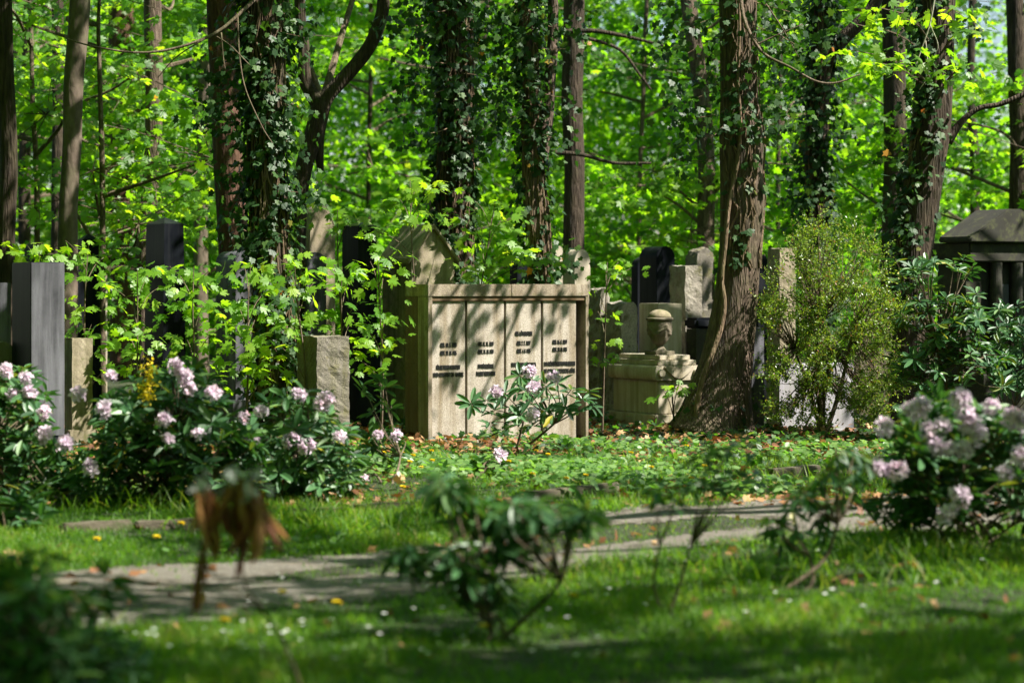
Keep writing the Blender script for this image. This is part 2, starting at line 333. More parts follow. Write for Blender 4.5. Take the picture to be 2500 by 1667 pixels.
# ------------------------------------------------------------------ gravestones
AR = math.radians(28); CA, SA = math.cos(AR), math.sin(AR)
def solve(xl, xs_, xr, d):
    x0 = (xs_ - 1250) * d / F
    u = (xr - 1250) / F; W = (u * d - x0) / (CA - u * SA)
    u = (xl - 1250) / F; D = (x0 - u * d) / (SA + u * CA)
    return x0, max(W, .05), max(D, .05)
def mesh_obj(name, bm, m, parent, bev=.006, smooth=False):
    if bev: bmesh.ops.bevel(bm, geom=[e for e in bm.edges if e.is_manifold and e.calc_face_angle(0) > .5], offset=bev, segments=2, affect='EDGES')
    bmesh.ops.recalc_face_normals(bm, faces=bm.faces)
    me = bpy.data.meshes.new(name); bm.to_mesh(me); bm.free()
    if smooth:
        for p in me.polygons: p.use_smooth = True
    me.materials.append(m); o = bpy.data.objects.new(name, me); S.collection.objects.link(o); o.parent = parent
    return o
def prism(prof, y0, y1):
    """extrudes an x,z outline from y0 to y1"""
    bm = bmesh.new(); a = [bm.verts.new((x, y0, z)) for x, z in prof]; b_ = [bm.verts.new((x, y1, z)) for x, z in prof]
    n = len(prof); bm.faces.new(a[::-1]); bm.faces.new(b_)
    for i in range(n): bm.faces.new((a[i], a[(i + 1) % n], b_[(i + 1) % n], b_[i]))
    bmesh.ops.recalc_face_normals(bm, faces=bm.faces); return bm
def boxm(x0, x1, y0, y1, z0, z1): return prism([(x0, z0), (x1, z0), (x1, z1), (x0, z1)], y0, y1)
def loft(rects):
    """stack of rectangles (x0,x1,y0,y1,z)"""
    bm = bmesh.new(); R = [[bm.verts.new(p) for p in ((a, c, z), (b_, c, z), (b_, d_, z), (a, d_, z))] for a, b_, c, d_, z in rects]
    bm.faces.new(R[0][::-1]); bm.faces.new(R[-1])
    for A_, B_ in zip(R, R[1:]):
        for i in range(4): bm.faces.new((A_[i], A_[(i + 1) % 4], B_[(i + 1) % 4], B_[i]))
    return bm
def roughen(bm, amp, freq, cuts, seed=0, faces=None):
    L = max(e.calc_length() for e in bm.edges)
    for _ in range(cuts):
        es = [e for e in bm.edges if e.calc_length() > .05]
        if not es or len(bm.verts) > 15000: break
        bmesh.ops.subdivide_edges(bm, edges=es, cuts=1, use_grid_fill=True)
    o = Vector((seed * 3.1, seed * 1.7, 0))
    for v in bm.verts:
        if v.co.z < .03: continue
        n = Vector(mnoise.noise_vector(v.co * freq + o)) * amp + Vector(mnoise.noise_vector(v.co * freq * 3.3 + o)) * amp * .5
        v.co += n
def gravestone(name, label, xl, xs_, xr, yt, d, kind, m, cat="gravestone", face=None, plinth=None, rough=0, apex=None, taper=.0, shoulder=None, eave=None, group=None, back=None):
    x0, W, D = solve(xl, xs_, xr, d)
    if back: D = back
    H = CZ - (yt - HY) * d / F
    gzv = float(gz(x0, d)); t = thing(name, (x0, d, gzv - .03), label, cat, group, AR); H += .03 - gzv
    if kind == 'box':
        bm = boxm(0, W, 0, D, 0, H)
    elif kind == 'round':
        s = H - (shoulder or W * .5); k = 14
        bm = prism([(0, 0), (W, 0)] + [(W / 2 + W / 2 * math.cos(math.pi * i / k), s + (H - s) * math.sin(math.pi * i / k)) for i in range(k + 1)], 0, D)
    elif kind == 'gable':
        e = CZ - (eave - HY) * d / F
        bm = prism([(0, 0), (W, 0), (W, e), (W / 2, H), (0, e)], 0, D)
    elif kind == 'obelisk':
        A_ = (yt - apex) * d / F; q = taper
        bm = loft([(-q, W + q, -q, D + q, 0), (0, W, 0, D, H), (W * .49, W * .51, D * .49, D * .51, H + A_)])
    elif kind == 'wedge':
        bm = prism([(0, 0), (W, 0), (W * .97, H * .96), (W * .72, H), (W * .18, H * .985), (W * .03, H * .93)], 0, D)
    if not rough and m in (MAT['sand'], MAT['sand_pale'], MAT['dusk']) and kind != 'obelisk': rough = .005
    if rough: roughen(bm, rough, 9, 6, xs_ % 17, None); o = mesh_obj("block", bm, m, t, 0)
    else: o = mesh_obj("block", bm, m, t)
    if plinth:
        ph, po = plinth; mesh_obj("plinth", boxm(-po, W + po, -po, D + po, 0, ph), m, t)
    if face == 'panel':
        mesh_obj("inscription_panel", boxm(W * .14, W * .86, -.004, .02, H * .35, H * .8), m, t, .003)
    return t, W, D, H

# --- left group
t, W_, D_, H_ = gravestone("gravestone", "black granite stele with flat top and front greyed as sunlit, nearest on the left", 29, 75, 158, 640, 23.0, 'box', MAT['black'], plinth=(.18, .06))
mesh_obj("face", boxm(.004, W_ - .004, -.006, .02, .2, H_ - .004), MAT['slate'], t, .002)  # lighter grey front puts sunlight on the black stone into its colour
gravestone("gravestone", "broad dark polished slab directly behind the flat-topped black stele", 120, 170, 206, 634, 28.0, 'box', MAT['black'])
gravestone("gravestone", "small black obelisk with low pyramid tip, left of the tall pointed obelisk", 190, 203, 241, 584, 29.5, 'obelisk', MAT['black'], apex=570, taper=.03)
gravestone("gravestone", "tall black granite obelisk with bluish pyramid tip behind the bright maple leaves", 357, 401, 448, 546, 27.5, 'obelisk', MAT['black'], apex=529, taper=.03, plinth=(.78, .05))
gravestone("gravestone", "grey gravestone with curved glossy blue-black top beside the thick ivy trunk", 527, 574, 628, 612, 26.5, 'round', MAT['slate'], shoulder=.12, plinth=(.35, .05))
gravestone("gravestone", "tall sandstone gravestone with rounded moulded top right of the thick ivy trunk", 722, 757, 818, 502, 29.5, 'round', MAT['sand'], shoulder=.38)
gravestone("gravestone", "dark round-topped gravestone below the moulded sandstone one", 732, 748, 797, 616, 27.5, 'round', MAT['slate'])
gravestone("gravestone", "black square pillar with pale lower shaft left of the gabled stone", 836, 875, 919, 551, 26.6, 'obelisk', MAT['black'], apex=541, taper=.012, plinth=(1.03, .035))
gravestone("gravestone", "coarse speckled granite post with dappled face behind the left rhododendrons", 725, 773, 853, 822, 23.4, 'box', MAT['granite'], rough=.012)
gravestone("gravestone", "short pale stone post half covered in ivy behind the flat-topped stele", 158, 176, 226, 826, 24.4, 'box', MAT['sand'], plinth=(.2, .04))
gravestone("gravestone", "small grey rounded headstone at the far left edge", -30, -14, 34, 834, 23.6, 'round', MAT['granite'], shoulder=.1)
gravestone("gravestone", "light grey slab cut by the left edge behind the black stele", -60, -30, 27, 690, 27.0, 'box', MAT['slate'])
gravestone("gravestone", "dim rounded stone behind the leaning slim trunk", 60, 80, 114, 592, 31.0, 'round', MAT['dusk'])
gravestone("gravestone", "pale round-topped stone glimpsed right of the small obelisk", 232, 240, 262, 660, 31.5, 'round', MAT['sand_pale'])
# --- centre
t, W_, D_, H_ = gravestone("gravestone", "large gabled sandstone tomb showing its pitched roof above the four-panel monument", 934, 1004, 1108, 559, 26.6, 'gable', MAT['sand'], eave=628, cat="tomb")
e_ = H_ - .33
rb = prism([(-.05, e_ - .06), (W_ / 2, H_ + .01), (W_ + .05, e_ - .06), (W_ + .05, e_ + .0), (W_ / 2, H_ + .065), (-.05, e_ + .0)], -.05, D_ + .02)
mesh_obj("roof", rb, MAT['sand'], t, .01)
gravestone("gravestone", "low black stone peeping over the monument left of the twin trunk", 1244, 1262, 1300, 640, 29.0, 'box', MAT['black'])
gravestone("gravestone", "pale sandstone stele with round top rising behind the monument's right end", 1374, 1403, 1441, 609, 31.0, 'round', MAT['sand_pale'], shoulder=.18)
gravestone("gravestone", "narrow pale stone with ivy between the twin trunk and the round-topped stele", 1340, 1352, 1374, 600, 32.5, 'round', MAT['sand_pale'])
gravestone("gravestone", "rough grey boulder-like stone right behind the monument's right edge", 1436, 1464, 1488, 702, 28.6, 'wedge', MAT['rock'], rough=.03)
gravestone("gravestone", "rough hewn granite post with pitted sunlit face left of the urn", 1477, 1517, 1558, 737, 28.2, 'wedge', MAT['rock'], rough=.022, plinth=(.22, .05))
gravestone("gravestone", "tall black polished stele with rounded top behind the urn", 1561, 1603, 1648, 601, 31.0, 'round', MAT['black'], shoulder=.15)
gravestone("gravestone", "black stele mostly hidden behind the rounded black one", 1541, 1556, 1600, 627, 33.0, 'round', MAT['black'], shoulder=.15)
gravestone("gravestone", "tall weathered stone with broken notched top right of the black rounded stele", 1635, 1673, 1715, 649, 28.8, 'box', MAT['rock'], rough=.014)
gravestone("gravestone", "dark unhewn rock headstone behind the notched stone", 1672, 1700, 1741, 606, 32.0, 'wedge', MAT['granite'], rough=.035)
t, W_, D_, H_ = gravestone("gravestone", "low dark granite block with a polished black cushion, left of the big trunk", 1676, 1700, 1772, 803, 28.4, 'box', MAT['dusk'])
mesh_obj("cushion", boxm(.02, W_ - .04, .04, D_ + .1, H_ + .002, H_ + .13), MAT['black'], t, .03)
# --- right
gravestone("gravestone", "black stone with arched top just right of the big trunk", 1842, 1850, 1874, 622, 28.5, 'round', MAT['black'])
gravestone("gravestone", "tall pale stone with dark side and mossy top right of the big trunk", 1874, 1904, 1942, 606, 29.5, 'box', MAT['sand'], rough=.012)
gravestone("gravestone", "dark upright slab with mottled face at the foot of the big trunk's right side", 1818, 1828, 1866, 800, 26.4, 'box', MAT['slate'])
gravestone("gravestone", "long pale grey marble tomb wall behind the small-leaved shrub", 1870, 1902, 2085, 890, 26.2, 'box', MAT['lilac'], cat="tomb", plinth=(.05, .03))
gravestone("gravestone", "low grey wall slab behind the silvery rhododendron", 2085, 2100, 2290, 790, 28.2, 'box', MAT['sand'], cat="tomb")
gravestone("gravestone", "low brown stone enclosure at the right edge before the temple tomb", 2360, 2402, 2600, 915, 25.5, 'box', MAT['dusk'], cat="tomb")

# --- four-panel monument
d = 24.4; x0, W, D = solve(990, 1045, 1437, d); H = CZ - (694 - HY) * d / F; g0 = float(gz(x0, d)) - .05; H -= g0
mon = thing("monument", (x0, d, g0), "wide sunlit limestone family monument with four inscribed panels in a frame", "monument", None, AR)
def lx(px):   # photo column -> local x on the front plane
    return solve(990, 1045, px, d)[1]
lin = .125; rec = .03
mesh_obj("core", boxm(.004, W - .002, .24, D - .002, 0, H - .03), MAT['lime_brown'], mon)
xl4 = lx(1410)
mesh_obj("jamb", boxm(0, lx(1054), .0, .24, 0, H - lin - .001), MAT['lime_frame'], mon, .004)
mesh_obj("jamb", boxm(lx(1429.5), W, .0, D, 0, H - lin - .001), MAT['lime_frame'], mon, .004)
mesh_obj("side_pier", boxm(-.003, lx(1053), .2405, D + .003, 0, H - lin - .001), MAT['lime_brown'], mon, .004)  # darker tint for the side's stain and its shade away from the sun
mesh_obj("lintel", boxm(-.002, lx(1249) - .0015, -.002, D + .002, H - lin, H), MAT['lime_frame'], mon, .005)
mesh_obj("lintel", boxm(lx(1249) + .0015, W + .002, -.002, D + .002, H - lin, H), MAT['lime_frame'], mon, .005)
mesh_obj("lintel_shade_strip", boxm(lx(1054) + .001, lx(1429.5) - .001, .012, .10, H - lin - .045, H - lin - .002), MAT['lime_brown'], mon, .002)  # brown strip standing in for the lintel's shadow on the panels
edges = [(1055, 1139), (1143.5, 1234), (1238.5, 1324), (1329, 1410)]
PT = H - lin - .047
panels = []
for i, (a, b_) in enumerate(edges):
    ps = mesh_obj("panel", boxm(lx(a) + .001, lx(b_), rec, .235, 0, PT), MAT['lime'], mon, .004)
    panels.append(((lx(a) + lx(b_)) / 2, lx(b_) - lx(a), ps))
def zpix(py, xl): return CZ - (py - HY) * (d + xl * SA) / F - g0
fnt = None
def text(s, cx, zc, wtarget, h, parent):
    cu = bpy.data.curves.new("inscription", 'FONT'); cu.body = s; cu.align_x = 'CENTER'; cu.align_y = 'CENTER'; cu.size = 1; cu.extrude = .06; cu.offset = .032
    to = bpy.data.objects.new("tmp", cu); S.collection.objects.link(to)
    dg = bpy.context.evaluated_depsgraph_get(); me = bpy.data.meshes.new_from_object(to.evaluated_get(dg)); bpy.data.objects.remove(to)
    n = len(me.vertices); co = np.empty(n * 3, np.float32); me.vertices.foreach_get("co", co); co = co.reshape(-1, 3)
    mn, mx = co.min(0), co.max(0); cc = (mn + mx) / 2
    out = np.empty_like(co); out[:, 0] = cx + (co[:, 0] - cc[0]) / (mx[0] - mn[0]) * wtarget
    out[:, 2] = zc + (co[:, 1] - cc[1]) * h / .729
    out[:, 1] = rec - (co[:, 2] + .06) * .06
    me.vertices.foreach_set("co", out.ravel()); me.update(); me.materials.clear(); me.materials.append(MAT['letter'])
    o = bpy.data.objects.new("inscription", me); S.collection.objects.link(o); o.parent = parent; return o
LH = .042
INS = [(0, [(842, "GEB. 10. 5. 1883", 40), (861.5, "GEST. 29. 10. 1936", 40), (895.5, "FÜR DIE DEINEN SCHAFFTEST", 58), (914.5, "UND SORGTEST DU  UNSERE", 73)]),
       (1, [(839.5, "GEB. 11. 11. 1889", 38), (858.5, "GEST. 31. 10. 1939", 38), (893, "DU FRÜHGERÜHRTE", 38), (912, "IN LIEBE VERBUNDEN", 46)]),
       (2, [(813, "GEB. LÖWENSTEIN", 42), (837.5, "GEB. 7. 7. 1857", 34), (856.5, "GEST. 4. 8. 1935", 34), (890, "UNVERGESSEN LEBST DU IN", 60), (908, "UNSEREN HERZEN WEITER", 60)]),
       (3, [(834.5, "GEB. 16. 8. 1859", 36), (853, "GEST. 29. 10. 1935", 36), (886.5, "DAS GRÖSSTE WERK WAS WIR BEGEHEN", 76), (904, "IST STILLE MENSCHLICHE GÜTE", 76)])]
for pi, rows in INS:
    cx, pw, ps = panels[pi]
    for py, s_, wpx in rows:
        text(s_, cx, zpix(py, cx), wpx * (d + cx * SA) / F / CA, LH, ps).name = "inscription"

# --- urn pedestal with back slab
dU = 26.9; x0, W, D = solve(1497, 1606, 1700, dU); k_ = dU / F
ped = thing("pedestal", (x0, dU, -.02), "stepped limestone grave pedestal with scrolled sides carrying the stone urn", "pedestal", None, AR)
def zz(py): return CZ - (py - HY) * k_ + .02
mesh_obj("plinth", boxm(-.06, W + .06, -.06, D + .06, 0, zz(1012)), MAT['sand_pale'], ped, .01)
mesh_obj("dado", boxm(0, W, 0, D, zz(1012) + .001, zz(929)), MAT['sand_pale'], ped, .01)
za, zb = zz(929) + .001, zz(893); r_ = (zb - za) / 2
for sy in (0,):
    prof = []
    k = 14
    # bolster: rounded on the two ends along x, concave swag in between seen from the front
    prof = [(-.02 - r_ * .4 * math.sin(math.pi * i / k), za + r_ - r_ * math.cos(math.pi * i / k)) for i in range(k + 1)]
    prof += [(W + .02 + r_ * .4 * math.sin(math.pi * i / k), zb - r_ + r_ * math.cos(math.pi * i / k)) for i in range(k + 1)]
    mesh_obj("bolster", prism(prof, -.03, D + .03), MAT['sand_pale'], ped, 0)
sw = [(.06 + (W - .12) * i / 16, za + .012 + (zb - za - .03) * (abs(i / 8 - 1) ** 1.6)) for i in range(17)]
mesh_obj("swag", prism(sw + [(W - .06, zb - .008), (.06, zb - .008)], -.052, -.0305), MAT['sand_pale'], ped, .004)
for cx in (0.02, W - .02):
    bm = bmesh.new(); bmesh.ops.create_cone(bm, cap_ends=True, segments=20, radius1=r_ * .62, radius2=r_ * .5, depth=.05)
    bmesh.ops.rotate(bm, verts=bm.verts, matrix=Matrix.Rotation(math.radians(90), 3, 'X')); bmesh.ops.translate(bm, verts=bm.verts, vec=(cx, -.045, za + r_))
    mesh_obj("scroll", bm, MAT['sand_pale'], ped, .004)
mesh_obj("step", boxm(.0, W, .0, D, zb + .001, zz(880)), MAT['sand_pale'], ped, .006)
mesh_obj("step", boxm(.05, W - .05, .05, D - .05, zz(880) + .001, zz(868)), MAT['sand_pale'], ped, .006)
x1, W1, D1 = solve(1560, 1606, 1665, 28.3)
slab = thing("gravestone", (x1, 28.3, -.02), "plain upright limestone slab standing directly behind the urn", "gravestone", None, AR)
mesh_obj("block", boxm(0, W1, 0, D1, 0, CZ - (741 - HY) * 28.3 / F + .02), MAT['sand_pale'], slab)
# urn
uc = np.array([(1611 - 1250) * 27.2 / F, 27.25, 0]); uz = zz(868) - .02
urn = thing("urn", (uc[0], uc[1], uz), "carved stone urn with domed lid and draped cloth on the pedestal", "urn", None, AR)
def lathe(prof, seg=40, sw_=None):
    bm = bmesh.new(); R = []
    for r, z in prof:
        ring = []
        for i in range(seg):
            th = 2 * math.pi * i / seg; rr = r + (sw_(th, z, r) if sw_ else 0)
            ring.append(bm.verts.new((rr * math.cos(th), rr * math.sin(th), z)))
        R.append(ring)
    bm.faces.new(R[0][::-1]); bm.faces.new(R[-1])
    for A_, B_ in zip(R, R[1:]):
        for i in range(seg): bm.faces.new((A_[i], A_[(i + 1) % seg], B_[(i + 1) % seg], B_[i]))
    return bm
mesh_obj("foot", boxm(-.125, .125, -.125, .125, .001, .045), MAT['urn'], urn, .005)
def swag(th, z, r):
    s = abs(math.sin(2 * th)); band = math.exp(-((z - (.33 - .10 * s)) / .028) ** 2)
    return .013 * band * (1 + .4 * math.sin(z * 190 + 9 * s)) + .012 * math.exp(-(((th % (math.pi / 2)) - 0) / .13) ** 2) * (z > .17) * (z < .35) + .012 * math.exp(-(((th % (math.pi / 2)) - math.pi / 2) / .13) ** 2) * (z > .17) * (z < .35)
bp = [(.085, .046), (.075, .06), (.05, .085), (.042, .10), (.05, .115), (.075, .13), (.095, .16), (.112, .2), (.125, .24), (.134, .28), (.139, .32), (.141, .36), (.138, .375)]
bpd = []
for (a, b_), (c_, e_) in zip(bp, bp[1:]):
    for q in range(4): bpd.append((a + (c_ - a) * q / 4, b_ + (e_ - b_) * q / 4))
mesh_obj("bowl", lathe(bpd + [bp[-1]], 64, swag), MAT['urn'], urn, 0, True)
mesh_obj("rim", lathe([(.13, .376), (.15, .384), (.156, .40), (.152, .415), (.135, .42)], 40), MAT['urn'], urn, 0, True)
mesh_obj("lid", lathe([(.132, .421)] + [(.132 * math.cos(a), .425 + .085 * math.sin(a)) for a in np.linspace(.05, 1.5, 12)], 40), MAT['sand'], urn, 0, True)

# --- temple tomb at the right
dM = 29.5; x0, W, D = solve(2280, 2368, 2560, dM); kM = dM / F
def zm(py): return CZ - (py - HY) * kM
mau = thing("mausoleum", (x0, dM, -.02), "dark temple-fronted tomb with gabled roof and columns at the right edge", "tomb", None, AR)
mesh_obj("wall", boxm(.03, W - .03, .12, D - .03, 0, zm(636)), MAT['dusk'], mau)
mesh_obj("entablature", boxm(-.02, W + .02, -.02, D + .02, zm(635), zm(588)), MAT['dusk'], mau, .015)
mesh_obj("roof", prism([(-.07, zm(588) + .002), (W + .07, zm(588) + .002), (W + .07, zm(575)), (W / 2 + .1, zm(505)), (W / 2 - .1, zm(505)), (-.07, zm(575))], -.1, D * .75), MAT['dusk'], mau, .015)
for q in (.36, .62):
    bm = bmesh.new(); bmesh.ops.create_cone(bm, cap_ends=True, segments=20, radius1=.085, radius2=.075, depth=zm(636) - .003)
    bmesh.ops.translate(bm, verts=bm.verts, vec=(W * q, .05, (zm(636) - .003) / 2)); mesh_obj("column", bm, MAT['dusk'], mau, 0)
mesh_obj("door_panel", boxm(W * .42, W * .56, .10, .1195, .3, zm(690)), MAT['slate'], mau, .005)

# ------------------------------------------------------------------ trees
def catmull(p, n):
    p = np.asarray(p, float); p = np.vstack([2 * p[0] - p[1], p, 2 * p[-1] - p[-2]]); out = []
    for i in range(1, len(p) - 2):
        for t_ in np.linspace(0, 1, n, endpoint=False):
            a, b_, c_, e_ = p[i - 1], p[i], p[i + 1], p[i + 2]
            out.append(.5 * ((2 * b_) + (-a + c_) * t_ + (2 * a - 5 * b_ + 4 * c_ - e_) * t_ ** 2 + (-a + 3 * b_ - 3 * c_ + e_) * t_ ** 3))
    out.append(p[-2]); return np.array(out)
def limb(acc, pts, rad, sides, rg, n=10, ridge=.06, flare=0, m=0):
    """a tapering, slightly irregular trunk or bough"""
    P4 = catmull(np.column_stack([np.asarray(pts), np.asarray(rad)]), n); c = P4[:, :3]; r = np.maximum(P4[:, 3], .004)
    tg = unit(np.gradient(c, axis=0)); ref = unit(np.array([0.02, 1, 0.03])); a = unit(np.cross(ref, tg)); b_ = np.cross(tg, a)
    th = np.arange(sides) * 2 * math.pi / sides; h = np.concatenate([[0], np.cumsum(np.linalg.norm(np.diff(c, axis=0), axis=1))])
    R = np.ones((len(c), sides))
    for k in (2, 3, 5, 8, 13, 21):
        if k * 2 > sides: break
        ph = rg.uniform(0, 6.28); dr = rg.uniform(-.8, .8); am = ridge * rg.uniform(.5, 1) / (k ** .35)
        R += am * np.cos(k * th[None, :] + ph + dr * h[:, None] + .5 * np.sin(h[:, None] * rg.uniform(.8, 2.5) + ph))
    if flare:
        lob = 1 + .55 * np.cos(3 * th + rg.uniform(0, 6))[None, :] + .3 * np.cos(5 * th + 1)[None, :]
        R += flare * np.exp(-h / .28)[:, None] * np.clip(lob, .1, 3)
    V = c[:, None, :] + (r[:, None] * R)[:, :, None] * (np.cos(th)[None, :, None] * a[:, None, :] + np.sin(th)[None, :, None] * b_[:, None, :])
    i = np.arange(len(c) - 1)[:, None] * sides; j = np.arange(sides)[None, :]; j2 = (j + 1) % sides
    q = np.stack([i + j, i + j2, i + sides + j2, i + sides + j], -1).reshape(-1)
    caps = np.concatenate([np.arange(sides)[::-1], (len(c) - 1) * sides + np.arange(sides)])
    acc.add(V.reshape(-1, 3), np.concatenate([q, caps]), [4] * ((len(c) - 1) * sides) + [sides, sides], .5, m)
    return c, r
def rise(p, q, r, ztop, rg, rtop=.35):
    """continue a trunk from p through q up to ztop"""
    dv = unit(q - p); dv[2] = max(dv[2], .8); dv = unit(dv); out = []; cur = q.copy(); rr = []
    n = max(2, int((ztop - q[2]) / 1.2))
    for i in range(n):
        cur = cur + dv * (ztop - q[2]) / n + np.array([rg.normal(0, .06), rg.normal(0, .06), 0]); out.append(cur.copy()); rr.append(r * (1 - (1 - rtop) * (i + 1) / n))
    return out, rr
def tree(name, label, pts, d, m, ztop=11, crown=None, boughs=(), sides=28, flare=.5, sprays=(), lm='maple', T=MAPLE2, ls=.14, dd=0, cat="tree", group=None, ridge=.05):
    """pts: (column, row, width px) from low to high; crown: list of clump (centre xyz, radius, leaves); sprays: (col,row,depth,radius,n)"""
    rg = rng_of(label)
    p = [P(a, b_, d + dd * i) for i, (a, b_, _) in enumerate(pts)]; r = [w_ * .5 * d / F for *_, w_ in pts]
    foot = p[0].copy(); sl = (p[0] - p[1]) / max(abs(p[0][2] - p[1][2]), .1); foot = foot + sl * foot[2] * .35; foot[2] = float(gz(foot[0], foot[1])) - .06
    if p[0][2] > .15: p = [foot] + p; r = [r[0] * 1.08] + r
    up, ur = rise(p[-2], p[-1], r[-1], ztop, rg); P_ = p + up; R_ = r + ur
    t = thing(name, (P_[0][0], P_[0][1], 0), label, cat, group)
    A = Acc(); c, rr = limb(A, P_, R_, sides, rg, 10, ridge, flare)
    for b_ in boughs:
        limb(A, [P(x, y, dp) for x, y, dp, w_ in b_], [w_ * .5 * dp / F for x, y, dp, w_ in b_], 14, rg, 8, .05)
    A.build("trunk", m, t, True)
    L = Acc(); B = Acc()
    for (cx, cy, cz, R, n) in (crown or []):
        cc = np.array([cx, cy, cz]); k = max(3, int(n / 45)); hh = c[np.argmin(np.abs(c[:, 2] - (cz - R * .8)))]
        B.tube(catmull([hh, (hh + cc) / 2 + rg.normal(0, .2, 3), cc], 4), np.linspace(.05, .015, 9), 6)
        for _ in range(k):
            o = rg.normal(0, 1, 3); o = o / np.linalg.norm(o) * R * rg.uniform(.15, 1) ** .5 * np.array([1, 1, .6])
            B.tube([cc, cc + o * .5 + [0, 0, .05], cc + o], [.012, .009, .004], 4)
            spray(L, cc + o, rg.uniform(.35, .7), max(6, int(n / k)), T, ls, rg)
    for (x, y, dp, R, n) in sprays:
        cc = P(x, y, dp); q = c[np.argmin(np.abs(c[:, 2] - cc[2] + .3))]
        B.tube(catmull([q, (q + cc) / 2 + [0, 0, .1], cc], 4), np.linspace(.015, .004, 9), 5)
        spray(L, cc, R, n, MAPLE, ls, rg, tilt=.5)
    if L.v: L.build("crown", MAT[lm], t); B.build("branches", MAT['twig'], t)
    return t, c, rr
def clumps(seed, n, xr, yr, zr, R=(.8, 1.4), leaves=260):
    g = np.random.default_rng(seed); return [(g.uniform(*xr), g.uniform(*yr), g.uniform(*zr), g.uniform(*R), leaves) for _ in range(n)]
def over(seed, targets, h, R=(.8, 1.3), leaves=260, j=.5):  # clumps placed in the sun's path to shade chosen spots
    """crown clumps that stand towards the sun from ground targets, at height h"""
    g = np.random.default_rng(seed); o = []
    for (x, y) in targets:
        z = g.uniform(*h); q = np.array([x, y, 0]) + SVn * z / SVn[2]
        o.append((q[0] + g.normal(0, j), q[1] + g.normal(0, j), z, g.uniform(*R), leaves))
    return o

# near row of trunks
TR = {}
TR['far_left'] = tree("tree", "dark upright trunk cut by the left edge", [(14, 600, 46), (22, 400, 44), (12, 150, 44), (6, -10, 46)], 27.5, MAT['bark_dark'],
     crown=clumps(1, 5, (-6, -3), (26, 30), (6, 9)))
TR['lean'] = tree("tree", "slim smooth grey-brown trunk leaning slightly right, beside the flat-topped black stele", [(165, 640, 50), (167, 500, 46), (176, 350, 46), (180, 200, 48), (196, -10, 50)], 27, MAT['bark_smooth'],
     crown=clumps(2, 5, (-5, -2), (24, 30), (6, 9)), ridge=.02)
TR['brown'] = tree("tree", "broad red-brown trunk standing just left of the thick ivy-clad one", [(572, 640, 74), (557, 400, 72), (548, 200, 70), (541, -10, 74)], 28.5, MAT['bark_red'],
     crown=clumps(3, 6, (-4, 0), (27, 31), (6, 9.5)), ridge=.02)
TR['ivy1'] = tree("tree", "thickest trunk in the left half, wrapped in dark ivy", [(672, 880, 100), (662, 640, 92), (652, 400, 90), (648, 200, 94), (640, -10, 98)], 25.2, MAT['bark_dark'],
     crown=clumps(4, 5, (-3.5, 1), (22, 27), (6.5, 9.5)))
TR['fork'] = tree("tree", "slender forked tree with curving boughs right of the thick ivy trunk", [(728, 560, 38), (738, 430, 40), (765, 330, 42), (786, 250, 44)], 27.6, MAT['bark_dark'], ztop=2.9,
     boughs=[[(784, 262, 27.6, 42), (806, 228, 27.6, 36), (860, 170, 27.6, 34), (905, 110, 27.6, 33), (932, 40, 27.6, 31), (938, -20, 27.6, 30), (945, -150, 27.6, 26)],
             [(784, 262, 27.6, 42), (758, 225, 27.6, 36), (744, 190, 27.6, 33), (742, 120, 27.6, 30), (733, 40, 27.6, 28), (730, -60, 27.6, 26)]], flare=.2,
     crown=clumps(5, 2, (-3, -1), (28, 31), (5.8, 7), leaves=120))
TR['ivy2'] = tree("tree", "stout ivy-clad trunk rising behind the gabled tomb", [(1108, 660, 92), (1110, 500, 88), (1112, 300, 88), (1108, 120, 90), (1102, -10, 92)], 28.4, MAT['bark_dark'],
     crown=clumps(6, 3, (-1.5, 3), (26, 29), (6.5, 9), leaves=150))
TR['twin'] = tree("tree", "twin-stemmed trunk with vines behind the monument's right half", [(1318, 690, 58), (1312, 560, 60), (1302, 420, 56), (1298, 250, 44), (1292, 100, 42), (1284, -10, 42)], 27, MAT['bark'],
     boughs=[[(1320, 400, 27, 34), (1334, 300, 27.1, 34), (1342, 200, 27.2, 30), (1350, 100, 27.3, 28), (1350, -20, 27.3, 26), (1352, -200, 27.3, 22)]], crown=clumps(7, 2, (-.5, 3.5), (26, 29), (6.5, 9), leaves=150))
TR['main'] = tree("tree", "big furrowed trunk in front of the urn, a thick vine climbing it", [(1736, 1060, 164), (1756, 960, 142), (1777, 860, 122), (1797, 720, 106), (1806, 600, 100), (1812, 490, 108), (1810, 420, 103), (1811, 340, 107), (1806, 230, 92), (1803, 100, 90), (1801, -10, 92)], 25.4, MAT['bark'],
     crown=clumps(8, 3, (1.0, 2.6), (25, 27), (6.5, 9), leaves=140) + [(2.75, 23.5, 5.7, .45, 50), (2.45, 23.4, 5.9, .4, 40), (3.3, 23.6, 5.3, .3, 26), (2.3, 23.3, 5.4, .35, 30)], sides=64, flare=.35, ridge=.035)  # small clumps added in the sun's path to dapple the monument
TR['fork2'] = tree("tree", "ivy-clad trunk with a bough forking up to the right, behind the small-leaved shrub", [(1998, 560, 54), (1994, 400, 52), (1998, 250, 54), (2012, 130, 58), (2010, -10, 40)], 31, MAT['bark_dark'],
     boughs=[[(2015, 170, 31, 44), (2045, 112, 31, 36), (2085, 70, 31, 33), (2120, 35, 31, 32), (2146, -20, 31, 30), (2200, -200, 31, 24)]], crown=clumps(9, 4, (3, 7), (29, 33), (6.5, 9)))
